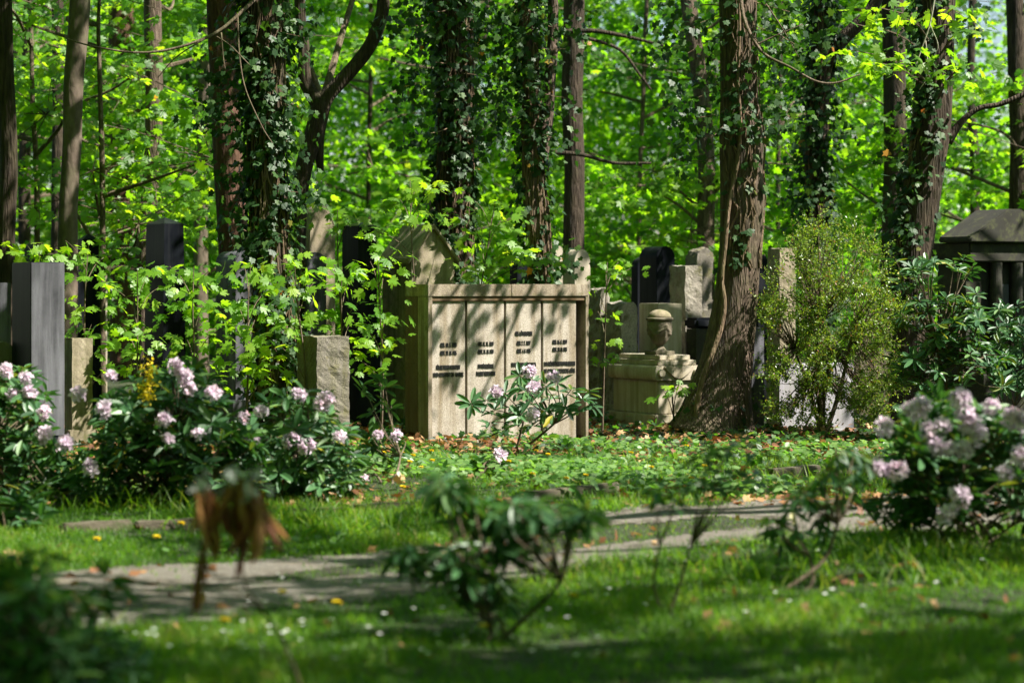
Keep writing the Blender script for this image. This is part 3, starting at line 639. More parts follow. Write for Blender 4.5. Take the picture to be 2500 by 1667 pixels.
TR['lean2'] = tree("tree", "broad dark trunk leaning right over the silvery rhododendron", [(2222, 790, 84), (2224, 660, 90), (2240, 540, 92), (2262, 400, 90), (2276, 300, 92), (2286, 150, 84), (2292, -10, 82)], 27, MAT['bark_dark'],
     crown=clumps(10, 2, (4, 7), (28.5, 31), (6.5, 9.5)) + over(50, [(5.4, 29), (6.3, 29.6), (5.9, 30.4), (6.8, 29.2), (6.2, 28.6), (7.2, 29.8), (5.0, 28.2), (4.6, 27), (4.2, 27.4), (4.5, 26.3), (7.6, 29.5), (8.4, 30), (8.0, 28.8), (9, 29.5), (7.2, 30.6), (9.4, 30.4), (8.6, 31)], (5.8, 8), (.9, 1.2), 420, .2), sides=40,  # added clumps out of view shade the temple tomb and this trunk
     boughs=[[(2312, 345, 27, 30), (2350, 295, 27, 16), (2390, 265, 27, 14), (2440, 255, 27, 13), (2490, 235, 27, 14), (2560, 200, 27, 12)]],
     sprays=[(2060, 120, 26, .35, 16), (2110, 150, 26, .35, 18), (2170, 140, 26, .4, 20), (2230, 135, 25.8, .4, 22), (2290, 150, 25.8, .4, 20), (2340, 180, 25.8, .35, 16), (2380, 155, 26, .3, 12),
             (2090, 60, 26, .35, 14), (2150, 20, 26, .4, 18), (2330, 20, 26, .4, 18), (2380, 60, 26, .3, 12), (2200, 40, 26, .3, 12)], ls=.13)

# trunks further back, with the foliage that fills the view
def bgtree(label, pts, d, m, hx, zr, nspr, seed, lm='wood', T=MAPLE2, ls=.15, name="tree", yo=(-.5, 3.5), nl=42, sides=16, ztop=10, group="trees of the wood behind the graves", boughs=()):
    rg = np.random.default_rng(seed)
    p = [P(a, b_, d) for a, b_, _ in pts]; r = [w_ * .5 * d / F for *_, w_ in pts]
    if p[0][2] > .15: p = [np.array([p[0][0], d, -.05])] + p; r = [r[0] * 1.1] + r
    up, ur = rise(p[-2], p[-1], r[-1], ztop, rg); P_ = p + up
    t = thing(name, (P_[0][0], d, 0), label, "tree", group)
    A = Acc(); c, _ = limb(A, P_, r + ur, sides, rg, 6, .04, .3)
    for b_ in boughs: limb(A, [P(x, y, dp) for x, y, dp, w_ in b_], [w_ * .5 * dp / F for x, y, dp, w_ in b_], 8, rg, 6, .04)
    A.build("trunk", m, t, True)
    L = Acc(); B = Acc(); xc = P_[len(P_) // 2][0]
    nb = max(4, nspr // 9)
    for k in range(nb):   # boughs, each carrying a handful of leafy sprays
        z = rg.uniform(*zr); a = np.array([xc + rg.uniform(-hx, hx), d + rg.uniform(*yo), z]); q = c[np.argmin(np.abs(c[:, 2] - z + .6))]
        mid = (q + a) / 2 + rg.normal(0, .15, 3); B.tube(catmull([q, mid, a], 5), np.linspace(.035, .008, 11), 5)
        for _ in range(9):
            o = rg.normal(0, 1, 3) * np.array([.75, .6, .38]); cc = a + o; B.tube([a, a + o * .5, cc], [.008, .006, .003], 4)
            spray(L, cc, rg.uniform(.3, .65), nl, T, ls, rg, tilt=.6)
    L.build("crown", MAT[lm], t); B.build("branches", MAT['twig'], t); return t
bgtree("slim dark trunk between the left edge and the leaning smooth trunk", [(140, 500, 30), (142, 250, 28), (140, 0, 28)], 38, MAT['bark_dark'], 2.2, (1, 7.5), 130, 101, lm='wood2', ls=.12, yo=(.4, 4))
bgtree("brown trunk mostly hidden by maple leaves near the top left", [(300, 550, 60), (298, 300, 60), (296, 0, 62)], 41, MAT['bark_red'], 2.2, (1, 8), 120, 102, yo=(.4, 4))
bgtree("straight trunk with ivy down its right side behind the tall pointed obelisk", [(352, 620, 44), (368, 450, 42), (376, 250, 44), (372, 0, 44)], 33.5, MAT['bark'], 2.0, (3.0, 7), 60, 103, T=MAPLE, lm='maple', yo=(.3, 3))
bgtree("grey trunk glimpsed left of the broad red-brown trunk", [(490, 560, 34), (498, 300, 32), (505, 0, 34)], 40, MAT['bark_smooth'], 2.2, (1, 8), 120, 104)
bgtree("shaded trunk low behind the forked tree", [(900, 420, 11), (905, 200, 11), (905, 0, 11)], 44, MAT['bark_dark'], 3.0, (.8, 8.5), 150, 105, lm='wood2', ls=.13, yo=(-.5, 4))
bgtree("young tree filling the gap behind the stout ivy trunk", [(1060, 420, 11), (1180, 100, 11), (1190, 0, 11)], 42, MAT['bark_dark'], 2.6, (.8, 8), 130, 106)
bgtree("tall slender dark trunk right of the twin-stemmed one", [(1400, 575, 52), (1402, 400, 50), (1396, 250, 52), (1400, 120, 52), (1402, 0, 50)], 34.5, MAT['bark_dark'], 2.0, (5, 8), 40, 107,
       boughs=[[(1345, 372, 33, 12), (1420, 378, 33, 10), (1500, 398, 33, 8), (1590, 398, 33, 6)], [(1380, 78, 33.5, 14), (1450, 76, 33.5, 12), (1530, 90, 33.5, 9), (1620, 112, 33.5, 6)],
               [(1420, 90, 33.8, 9), (1510, 120, 33.8, 8), (1560, 180, 33.8, 6), (1590, 220, 33.8, 4)]])
bgtree("bright leafy tree between the slender dark trunk and the big furrowed one", [(1560, 500, 11), (1570, 250, 11), (1580, 0, 11)], 43, MAT['bark'], 3.0, (.8, 8.5), 170, 108, T=OVAL, ls=.17)
bgtree("furrowed straight trunk seen just left of the big furrowed trunk", [(1722, 600, 44), (1724, 400, 42), (1712, 230, 40), (1690, 80, 40), (1680, 0, 40)], 38, MAT['bark'], 1.8, (1.5, 7.5), 90, 109)
bgtree("leafy tree behind the big furrowed trunk's right side", [(1900, 420, 11), (1905, 200, 11), (1905, 0, 11)], 42, MAT['bark_dark'], 2.6, (.8, 8), 130, 110, lm='wood2', ls=.13, yo=(-.5, 4))
bgtree("smooth straight dark trunk left of the broad leaning trunk", [(2180, 600, 56), (2186, 400, 56), (2184, 200, 56), (2180, 0, 56)], 36.5, MAT['bark_dark'], 1.8, (2.5, 7.5), 60, 111)
bgtree("dark trunk at the right edge above the temple tomb", [(2488, 520, 52), (2490, 350, 48), (2482, 200, 44), (2478, 0, 44)], 37, MAT['bark_dark'], 2.2, (1.5, 5), 90, 112)
bgtree("leafy tree behind the temple tomb", [(2380, 420, 24), (2370, 250, 20), (2375, 0, 20)], 45, MAT['bark_dark'], 2.8, (1.0, 5.4), 110, 113, lm='wood2', ls=.13, yo=(-.5, 4))
bgtree("leafy tree behind the leaning smooth trunk", [(60, 420, 30), (66, 200, 26), (70, 0, 26)], 46, MAT['bark_dark'], 3.0, (1, 8.5), 130, 114, lm='wood2', ls=.13, yo=(-.5, 4))
bgtree("young maple with large clear leaves behind the black stele", [(250, 480, 14), (245, 250, 12), (240, 60, 10)], 31, MAT['twig'], 1.9, (1.6, 5.6), 64, 115, lm='maple', T=MAPLE, ls=.15, nl=20, ztop=6, yo=(-1, 1.5))
bgtree("young maple with large clear leaves at the upper left edge", [(90, 480, 14), (80, 250, 12), (75, 60, 10)], 32, MAT['twig'], 1.6, (1.4, 5.6), 56, 116, lm='maple', T=MAPLE, ls=.15, nl=20, ztop=6, yo=(-1, 1.5))

# far wood as one mass
L = Acc(); rg = np.random.default_rng(77)
for i in range(3400):
    y = rg.uniform(50, 72); x = rg.uniform(-.26, .26) * y; z = rg.uniform(0, 14)
    if x / y > .165 and z > 5.5 and rg.uniform() < .75: continue
    spray(L, (x, y, z), rg.uniform(.5, 1.2), 42, MAPLE2, .24, rg, tilt=.7, flat=.3)
o = L.build("far_woodland", MAT['wood']); tag(o, "bright green mass of woodland far behind all the graves", "woodland", kind="stuff")

# the wood goes on behind the viewer and to both sides
L = Acc(); rg = np.random.default_rng(78)
for i in range(3300):
    a = rg.uniform(-.35 * math.pi, 1.35 * math.pi); q = rg.uniform(20, 30)
    x, y = q * math.cos(a), 8 - q * math.sin(a) * 1.0
    if y > 5 and abs(x) < 16: continue
    z = rg.uniform(.3, 13)
    if x > 8 and z > 9: continue
    spray(L, (x, y, z), rg.uniform(1.0, 1.8), 26, MAPLE2, .42, rg, tilt=.8, flat=.35)
for i in range(1500):      # its unseen canopy, added to block sky light behind and left of view
    if i % 2: x, y = rg.uniform(-18, 14), rg.uniform(-16, 5)
    else: x, y = rg.uniform(-20, -.5), rg.uniform(2, 30)
    spray(L, (x, y, rg.uniform(8.5, 13)), rg.uniform(1.0, 1.6), 24, MAPLE2, .45, rg, tilt=.5, flat=.3)
o = L.build("surrounding_woodland", MAT['wood']); tag(o, "wood that closes in the cemetery on the near side", "woodland", kind="stuff")
# unseen trees added off to the right, crowns placed to shade lawn and beds
def added_shade_tree(label, x, y, cr):
    rg = rng_of(label); t = thing("tree", (x, y, 0), label, "tree"); A = Acc()
    c, _ = limb(A, [(x, y, -.05), (x + .05, y, 1.5), (x - .1, y + .1, 4), (x - .1, y, 7), (x, y, 10)], [.3, .26, .23, .18, .09], 24, rg, 8, .04, .4); A.build("trunk", MAT['bark'], t, True)
    L = Acc(); B = Acc()
    for (cx, cy, cz, R, n) in cr:
        cc = np.array([cx, cy, cz]); hh = c[np.argmin(np.abs(c[:, 2] - (cz - 1.2)))]
        B.tube(catmull([hh, (hh + cc) / 2 + [0, 0, .3], cc], 5), np.linspace(.09, .02, 11), 6); k = max(3, n // 45)
        for _ in range(k):
            o = rg.normal(0, 1, 3); o = o / np.linalg.norm(o) * R * rg.uniform(.1, 1) ** .5 * np.array([1, 1, .5]); B.tube([cc, cc + o], [.012, .004], 4)
            spray(L, cc + o, rg.uniform(.4, .75), n // k, MAPLE2, .16, rg)
    L.build("crown", MAT['maple'], t); B.build("branches", MAT['twig'], t)
g = np.random.default_rng(5)
tg_ = [(x + g.normal(0, .2), y + g.normal(0, .2)) for y in np.arange(7.5, 13.6, 1.1) for x in np.arange(-4, 4.2, 1.15) if not (x > 1.5 and y > 11.4)]
tg_ = sorted(tg_, key=lambda q: q[1])
added_shade_tree("large maple right of the lawn whose crown shades the foreground grass", 9.5, 9.5, over(21, tg_[:30], (6, 9.5), (.9, 1.2), 210))
added_shade_tree("second large maple right of the path whose crown shades the lawn", 9.8, 13.5, over(22, tg_[30:], (6, 9.5), (.8, 1.2), 150))
added_shade_tree("third large maple right of the graves whose crown dapples the bed", 10.5, 18.5, over(23, [(-3.4, 17.6), (-2.0, 18.2), (-2.8, 16.6), (-1.2, 16.4), (2.6, 21), (3.6, 20.2), (1.2, 18.2), (4.3, 21.5), (-.6, 21.2), (-2.6, 21.6), (-3.5, 15.2), (-2.4, 15.8), (-3.2, 16.4), (-.9, 15.9)], (6, 9), (.6, 1.0), 170))

# ------------------------------------------------------------------ ivy
def ivy(label, key, z0, z1, n, spread, nst, size=.085, side=None, T=IVY, extra=(), mt='ivy'):
    t_, c, r = TR[key]; rg = rng_of(label)
    t = thing("climbing_ivy", (c[0][0], c[0][1], 0), label, "ivy", "ivy climbing the trunks"); A = Acc(); B = Acc()
    z = rg.uniform(z0, z1, n); cx = np.stack([np.interp(z, c[:, 2], c[:, i]) for i in range(3)], 1); rr = np.interp(z, c[:, 2], r)
    th = rg.uniform(0, 2 * math.pi, n) if side is None else rg.normal(side, .9, n)
    dens = np.sin(z * 3.1 + th * 2) + np.sin(z * 7.3 - th * 3) * .7 + rg.normal(0, .7, n); k = dens > -.35; z, cx, rr, th = z[k], cx[k], rr[k], th[k]; n = len(z)
    out = np.stack([np.cos(th), np.sin(th), np.zeros(n)], 1); off = rr + .01 + rg.exponential(spread, n) * (.45 + .55 * np.clip(np.sin(z * 2.2 + np.round(th)), 0, 1))
    off = np.minimum(off, rr + spread * 4)
    p = cx + out * off[:, None]
    tip = out * .5 + rg.normal(0, .35, (n, 3)); tip[:, 2] -= .7
    nr = out + np.array([0, 0, .55]) + rg.normal(0, .42, (n, 3))
    A.place(T, p, tip, nr, size * rg.uniform(.5, 1.25, n), rg.uniform(0, 1, n))
    for i in range(nst):
        a = rg.uniform(0, 6.28) if side is None else rg.normal(side, .8); zz_ = np.linspace(max(z0, .0), z1, 40)
        a = a + np.cumsum(rg.normal(0, .12, 40)); q = np.stack([np.interp(zz_, c[:, 2], c[:, j]) for j in range(3)], 1); q[:, 2] = zz_
        q += np.stack([np.cos(a), np.sin(a), np.zeros(40)], 1) * (np.interp(zz_, c[:, 2], r) * 1.04 + .004)[:, None]
        B.tube(q, np.linspace(.012, .005, 40) * rg.uniform(.5, 1.3), 5)
    for (x, y, dp, R, nn) in extra:   # side shoots hanging clear of the trunk
        cc = P(x, y, dp); q = cx[np.argmin(np.abs(cx[:, 2] - cc[2] - .2))] if n else cc
        B.tube(catmull([q, (q + cc) / 2 + rg.normal(0, .06, 3), cc], 5), np.linspace(.007, .003, 11), 4)
        o = rg.normal(0, 1, (nn, 3)) * R * np.array([.5, .5, .42]); tp = rg.normal(0, .5, (nn, 3)); tp[:, 2] -= .6
        A.place(T, cc + o, tp, np.array([0, -.5, .6]) + rg.normal(0, .5, (nn, 3)), size * rg.uniform(.6, 1.2, nn), rg.uniform(0, 1, nn))
    A.build("foliage", MAT[mt], t); B.build("vine_stems", MAT['vine'], t)
ivy("dense dark ivy wrapping the thickest left trunk from root to top", 'ivy1', .1, 5.2, 5200, .11, 40,
    extra=[(540, 170, 25.2, .35, 70), (560, 250, 25, .4, 90), (520, 280, 25.2, .3, 50), (735, 90, 25, .3, 50), (722, 250, 25, .28, 40), (715, 340, 25, .25, 36), (730, 470, 25, .3, 50), (590, 110, 25, .35, 70), (600, 330, 25, .3, 60), (700, 40, 25, .4, 70), (550, 430, 25.1, .22, 30), (555, 530, 25, .25, 30)])
ivy("dark ivy bushing out around the stout trunk behind the gabled tomb", 'ivy2', 1.2, 5.6, 4200, .12, 26,
    extra=[(1010, 180, 27.2, .4, 80), (1000, 230, 27.2, .35, 60), (1180, 120, 27.2, .4, 80), (1200, 60, 27.2, .4, 80), (980, 60, 27.3, .35, 50), (1220, 200, 27.2, .4, 80), (1190, 260, 27.2, .35, 60), (1020, 330, 27.2, .25, 40), (1170, 340, 27.2, .3, 40), (1040, 30, 27.2, .4, 70)])
ivy("glossy ivy hanging around the twin-stemmed trunk", 'twin', 1.2, 5.4, 1700, .10, 14,
    extra=[(1240, 290, 26.8, .35, 60), (1265, 170, 26.8, .35, 60), (1260, 60, 26.8, .4, 70), (1290, 30, 26.8, .4, 70), (1380, 120, 26.8, .35, 50), (1400, 60, 26.8, .3, 40), (1245, 340, 26.8, .25, 30), (1360, 330, 26.8, .25, 30), (1385, 240, 26.8, .25, 24), (1310, 230, 26.7, .25, 30), (1370, 640, 26.9, .3, 50), (1340, 650, 26.8, .25, 40)])
ivy("thin vines and scattered ivy leaves on the big furrowed trunk", 'main', 1.8, 4.9, 240, .03, 9, side=-1.5,
    extra=[(1700, 60, 25.2, .45, 70), (1680, 130, 25.2, .4, 60), (1720, 200, 25.2, .3, 40), (1660, 260, 25.3, .35, 50), (1690, 290, 25.2, .3, 30), (1655, 390, 25.2, .3, 30), (1780, 300, 25.1, .35, 40), (1880, 270, 25.1, .4, 60), (1940, 290, 25.2, .3, 36), (1900, 70, 25.2, .45, 70), (1960, 120, 25.2, .35, 50), (1930, 30, 25.2, .4, 60), (1870, 130, 25.2, .3, 40), (1860, 300, 25.0, .3, 36), (1745, 330, 25, .2, 20), (1640, 60, 25.2, .4, 50)])
ivy("ivy leaves round the foot of the big furrowed trunk", 'main', .0, .42, 110, .05, 3, side=-1.8)
ivy("ivy cloaking the forked trunk behind the small-leaved shrub", 'fork2', .8, 5.4, 3800, .13, 14, size=.09,
    extra=[(1930, 200, 30.8, .4, 50), (1920, 330, 30.8, .4, 50), (2060, 330, 30.8, .3, 30), (1940, 450, 30.8, .4, 60), (1930, 20, 30.8, .4, 50)])
ivy("ivy trailing down the left side of the broad leaning trunk", 'lean2', 1.2, 5.2, 1500, .09, 9, side=-2.7,
    extra=[(2190, 500, 26.8, .25, 40), (2200, 400, 26.8, .25, 40), (2370, 60, 26.8, .3, 36), (2230, 250, 26.8, .25, 30), (2220, 60, 26.8, .35, 50)])
# the thick vine on the big trunk
A = Acc(); vp = [(1716, 1100), (1712, 1060), (1702, 1000), (1714, 930), (1736, 870), (1760, 800), (1768, 740), (1762, 680), (1770, 600), (1780, 500), (1800, 400), (1808, 300), (1802, 200), (1806, 80), (1804, -20)]
pts = [P(a, b_, 25.4 - (.36 if b_ > 1000 else .31 if b_ > 850 else .245)) for a, b_ in vp]; pts[0][2] = -.02
limb(A, pts, [.035, .034, .032, .03, .028, .027, .026, .025, .024, .022, .02, .018, .016, .014, .012], 12, rng_of('v'), 8, .06)
o = A.build("vine", MAT['vine'], smooth=True); tag(o, "thick bare tan vine snaking up the front of the big furrowed trunk", "vine")

# ivy on the trunk behind the tall obelisk and bare hanging branches
def bough(label, pts, m='twig', name="bare_branch", subs=()):
    A = Acc(); limb(A, [P(x, y, dp) for x, y, dp, w_ in pts], [w_ * .5 * dp / F for x, y, dp, w_ in pts], 8, rng_of(label), 8, .05)
    for s_ in subs: limb(A, [P(x, y, dp) for x, y, dp, w_ in s_], [w_ * .5 * dp / F for x, y, dp, w_ in s_], 6, rng_of(label), 6, .05)
    o = A.build(name, MAT[m], smooth=True); return tag(o, label, "branch")
bough("long bare branch arching down across the upper left from the ivy trunk", [(640, -20, 25.2, 10), (600, 20, 24.8, 9), (540, 72, 24.6, 8), (480, 102, 24.5, 7), (400, 124, 24.4, 6), (320, 128, 24.3, 5), (220, 112, 24.2, 4), (160, 94, 24.2, 3)],
      subs=[[(520, 85, 24.6, 4), (560, 110, 24.6, 3), (610, 160, 24.6, 2.5)], [(540, 80, 24.6, 4), (545, 140, 24.6, 3), (550, 170, 24.6, 2)], [(500, 95, 24.5, 4), (430, 140, 24.5, 3), (385, 190, 24.5, 2)],
            [(580, 40, 24.7, 4), (585, 140, 24.6, 4), (600, 220, 24.6, 3.5), (640, 310, 24.6, 3), (665, 350, 24.6, 2.5)]])
bough("grey bare branch sagging right of the big furrowed trunk near the top", [(1808, -20, 25.1, 10), (1815, 40, 25.0, 9), (1838, 95, 24.9, 8), (1870, 135, 24.9, 7), (1930, 165, 24.9, 6), (1990, 198, 24.9, 5.5), (2040, 203, 24.9, 5), (2100, 182, 24.9, 3)],
      subs=[[(1845, 110, 24.9, 4), (1900, 85, 24.9, 3), (1960, 60, 24.9, 2)], [(1870, 10, 24.9, 4), (1910, 70, 24.9, 3), (1950, 140, 24.9, 2)]])
bough("bare drooping twigs in front of the broad leaning trunk", [(2285, -20, 26, 5), (2270, 60, 26, 4), (2250, 120, 26, 3.5), (2236, 160, 26, 3)], m='palewood',
      subs=[[(2270, 60, 26, 3), (2290, 110, 26, 2.5), (2280, 140, 26, 2)], [(2260, 100, 26, 3), (2265, 180, 26, 2.5), (2245, 220, 26, 2)]])
bough("pale dead branch leaning in front of the grey marble tomb", [(1955, 1065, 25.6, 5), (1985, 1000, 25.4, 5), (2015, 930, 25.2, 5), (2045, 880, 25.1, 4.5), (2068, 850, 25.1, 3)], m='palewood', name="dead_branch",
      subs=[[(2020, 920, 25.2, 3), (2040, 945, 25.1, 2.5), (2062, 960, 25.1, 2)], [(2060, 870, 25.1, 3), (2045, 840, 25.1, 2.5), (2035, 820, 25.1, 2)], [(1960, 1062, 25.5, 4), (2000, 1040, 25.3, 3), (2040, 1010, 25.2, 2)]])

# ------------------------------------------------------------------ maple saplings
SPR = [(60, 560), (150, 552), (205, 625), (180, 700), (210, 745), (240, 590), (120, 590), (350, 620), (390, 612), (480, 622), (560, 610), (640, 592), (700, 605), (765, 612), (470, 700), (540, 692), (600, 680), (660, 640), (720, 650), (300, 690),
       (365, 660), (410, 700), (330, 755), (280, 800), (360, 790), (430, 780), (500, 760), (560, 790), (620, 760), (680, 720), (740, 722), (800, 650), (850, 600), (905, 590), (880, 640), (820, 700), (885, 722),
       (850, 765), (800, 750), (480, 840), (545, 850), (605, 830), (620, 860), (255, 660), (240, 850), (270, 740), (445, 650), (520, 735), (585, 735), (650, 800), (830, 830), (330, 840), (400, 850), (880, 800)]
SPR2 = [(960, 415), (920, 460), (1000, 430), (968, 485), (1092, 462), (1135, 480), (1060, 505), (1105, 550), (1152, 505), (1172, 562), (1085, 600), (1200, 590), (1130, 612), (745, 482), (805, 505), (1245, 600), (860, 530)]
def sapling(label, bx, d, sprs, n=14, ls=.125, R=.27, lean=0):
    rg = rng_of(label); base = P(bx, HY, d); base[2] = float(gz(base[0], base[1])) - .02
    t = thing("maple_sapling", base, label, "sapling", "maple saplings between the graves"); A = Acc(); L = Acc()
    zt = max(P(0, y, d)[2] for x, y in sprs); xt = np.mean([P(x, y, d)[0] for x, y in sprs])
    st = catmull([base, base + [.02, 0, zt * .4], np.array([xt * .6 + base[0] * .4, d + rg.normal(0, .1), zt * .75]), np.array([xt, d, zt])], 8)
    A.tube(st, np.linspace(.014, .004, len(st)), 6)
    for (x, y) in sprs:
        dp = d + rg.uniform(-.5, .5); c = P(x, y, dp); q = st[np.argmin(np.abs(st[:, 2] - max(c[2] - .3, .1)))]
        A.tube(catmull([q, (q + c) / 2 + [0, 0, .05], c], 4), np.linspace(.006, .0025, 9), 4)
        spray(L, c, R, n, MAPLE, ls, rg, tilt=.42, flat=.22, toward=(.1, -.55, 0))
    L.build("leaves", MAT['young'], t); A.build("stem", MAT['twig'], t)
s_ = 2500 / 2352
groups = {k: [] for k in range(9)}; bxs = [70, 200, 330, 470, 600, 740, 830, 930, 1010]
for x, y in SPR: x *= s_; y *= s_; groups[int(np.argmin([abs(x - b_) for b_ in bxs]))].append((x, y))
slabels = ["maple sapling at the left edge above the black stele", "maple sapling in front of the small black obelisk", "maple sapling left of the tall pointed obelisk", "maple sapling spreading bright leaves across the tall pointed obelisk", "maple sapling before the curved-top grey gravestone",
           "maple sapling at the foot of the thick ivy trunk", "maple sapling above the coarse granite post", "maple sapling against the left side of the four-panel monument", "maple sapling before the gabled tomb"]
sdep = [24.5, 24.8, 24.6, 24.2, 24.0, 23.6, 24.3, 24.0, 26.0]
for k in range(9):
    if groups[k]: sapling(slabels[k], bxs[k], sdep[k], groups[k])
u2 = [(x * s_, y * s_) for x, y in SPR2]
sapling("tall maple sapling with yellow-green leaves left of the stout ivy trunk", 1015, 25.7, [p for p in u2 if p[0] < 1085 and p[0] > 880], n=13)
sapling("tall maple sapling with yellow-green leaves in front of the stout ivy trunk", 1150, 26.4, [p for p in u2 if p[0] >= 1085], n=13)
sapling("maple sapling with leaves beside the moulded sandstone gravestone", 830, 26.8, [p for p in u2 if p[0] <= 880])
sapling("slender sapling in the gap right of the monument", 1470, 26.2, [(1480, 660), (1510, 640), (1450, 700), (1460, 760), (1475, 830), (1465, 870), (1540, 655)], n=9, ls=.10, R=.2)
sapling("tiny seedling maple in front of the pedestal", 1640, 25.6, [(1640, 945), (1620, 955), (1660, 935)], n=6, ls=.11, R=.13)

# ------------------------------------------------------------------ rhododendrons
def truss(parent, c, d_out, rg, R=.07, mt='petal'):
    A = Acc(); d_out = unit(np.asarray(d_out, float))
    for _ in range(13):
        o = rg.normal(0, 1, 3) + d_out * .8; o = unit(o); q = c + o * R * rg.uniform(.35, .7)
        e1 = unit(np.cross(o, rg.normal(0, 1, 3))); e2 = np.cross(o, e1); a = np.arange(5) * 2 * math.pi / 5
        rd = np.cos(a)[:, None] * e1 + np.sin(a)[:, None] * e2
        A.place(PETAL, np.tile(q, (5, 1)), rd * .75 + o * rg.uniform(.3, .9) + rg.normal(0, .12, (5, 3)), o - rd * .4, R * rg.uniform(.5, .8, 5), rg.uniform(0, 1) * .9 + rg.uniform(0, .1, 5), wid=.85)
    A.build("flower_cluster", MAT[mt], parent)
def rhod(label, base, tips, d, flowers=(), leafn=(8, 12), ll=.145, droop=0.0, wr=.12, group="rhododendrons", rstem=.012, mt='rhod', name="rhododendron", nar=1.0, fr=.064):
    """tips: array of points that end in a whorl of leaves"""
    rg = rng_of(label); base = np.asarray(base, float); base[2] = float(gz(base[0], base[1])) - .02
    t = thing(name, base, label, "shrub" if mt != 'rhod' else "rhododendron", group); A = Acc(); B = Acc()
    tips = np.asarray(tips); stems = max(2, len(tips) // 14)
    hubs = tips[rg.choice(len(tips), min(stems, len(tips)), replace=False)] * .55 + base * .45 + rg.normal(0, .04, (min(stems, len(tips)), 3))
    for h in hubs: B.tube(catmull([base + rg.normal(0, .04, 3) * [1, 1, 0], (base + h) / 2 + rg.normal(0, .04, 3), h], 5), np.linspace(rstem, rstem * .6, 11), 6)
    for p in tips:
        h = hubs[np.argmin(np.linalg.norm(hubs - p, axis=1))]; B.tube(catmull([h, (h + p) / 2 + rg.normal(0, .03, 3), p], 4), np.linspace(rstem * .55, rstem * .25, 9), 5)
        ax = unit((p - h) * .6 + np.array([0, 0, .5]) + rg.normal(0, .22, 3))
        n = int(rg.integers(*leafn)); a = np.arange(n) * 2.399 + rg.uniform(0, 6); e1 = unit(np.cross(ax, [.3, .9, .1])); e2 = np.cross(ax, e1)
        rd = np.cos(a)[:, None] * e1 + np.sin(a)[:, None] * e2; lift = rg.uniform(-.1, .7, n)[:, None] - droop
        tip = rd + ax * lift + rg.normal(0, .12, (n, 3)); nr = ax - rd * lift + rg.normal(0, .12, (n, 3))
        A.place(RHOD, p + rd * .008 - ax * rg.uniform(0, .05, n)[:, None], tip, nr, ll * rg.uniform(.65, 1.15, n), rg.uniform(0, 1, n), wid=rg.uniform(.75, 1.15) * nar)
    A.build("leaves", MAT[mt], t); B.build("stems", MAT['twig'], t)
    for f in flowers:
        c = P(*f[:2], f[2] if len(f) > 2 else d); truss(t, c, (0, -.5, .6), rg, fr * rg.uniform(.8, 1.15))
    return t
def dome(x0, x1, y0, y1, d, n, seed, dep=.8, shape=1.0):
    """tips in a bush whose outline covers columns x0..x1 and rows y0 (top) .. y1"""
    g = np.random.default_rng(seed); out = []
    while len(out) < n:
        u, v = g.uniform(-1, 1), g.uniform(0, 1)
        top = 1 - abs(u) ** 2.2 * .75 * shape + .12 * math.sin(u * 7 + seed) + .08 * math.sin(u * 15 + seed)
        if v > top: continue
        dd = g.uniform(-dep, dep) * math.sqrt(max(.05, 1 - u * u * .7)); out.append(P(x0 + (x1 - x0) * (u + 1) / 2, y1 - (y1 - y0) * v, d + dd * (1 if v < .8 else .6)))
    return np.array(out)
def F_(lst, d): return [(x * s_, y * s_, d - .75) for x, y in lst]
rhod("dark rhododendron with pale blossoms at the left edge before the black stele", G(20, 1235), dome(-160, 190, 890, 1200, 18.3, 180, 31), 18.3, F_([(15, 852), (68, 900), (30, 905), (105, 1000), (150, 1022), (100, 948), (60, 870)], 18.3))
rhod("broad rhododendron with a tall pink blossom cluster right of the yellow flowers", G(420, 1230), dome(190, 640, 880, 1225, 18.0, 240, 32), 18.0,
     F_([(255, 866), (405, 845), (425, 868), (432, 892), (490, 905), (380, 965), (385, 1012), (210, 1075), (455, 1000), (180, 905), (240, 940)], 18.0))
rhod("rhododendron with pale blossoms below the coarse granite post", G(700, 1215), dome(560, 880, 940, 1200, 18.6, 150, 33), 18.6,
     F_([(575, 1015), (600, 945), (590, 1080), (685, 908), (737, 928), (750, 918), (670, 1012), (706, 1025), (780, 1005), (560, 960)], 18.6))
rhod("leggy young rhododendron left of the monument with two blossoms near its top", G(935, 1190), np.array([P(x, y, 20.5) for x, y in [(940, 940), (890, 950), (905, 1000), (960, 1050), (925, 1060), (980, 1075), (910, 1090), (945, 1110), (890, 1150), (905, 1060), (970, 1100), (920, 920), (955, 990)]]), 20.5, F_([(868, 998), (912, 1000), (835, 1103)], 20.5), fr=.06)
ct = [(1150, 985), (1185, 975), (1205, 1000), (1240, 1010), (1195, 1030), (1232, 960), (1268, 915), (1300, 925), (1258, 955), (1290, 985), (1330, 940), (1360, 930), (1395, 950), (1425, 970), (1440, 950), (1380, 990), (1330, 1000), (1300, 1035), (1345, 965), (1410, 1000), (1270, 1010), (1290, 950), (1350, 1010), (1450, 985), (1225, 1045)]
rhod("sparse rhododendron with four pale blossoms in front of the monument's right panels", G(1258, 1108), np.array([P(x, y, 22.3 + (i % 5 - 2) * .15) for i, (x, y) in enumerate(ct)]), 22.3, F_([(1140, 900), (1215, 853), (1226, 892), (1223, 952), (1275, 868)], 22.4), ll=.14, rstem=.016)
rhod("tiny rhododendron with one pale blossom at the foot of the monument", G(1175, 1180), np.array([P(x, y, 20.2) for x, y in [(1150, 1130), (1180, 1120), (1205, 1130), (1165, 1150), (1225, 1125), (1190, 1145), (1145, 1160), (1215, 1145)]]), 20.2, [(1223, 1112, 20.1)], ll=.13)
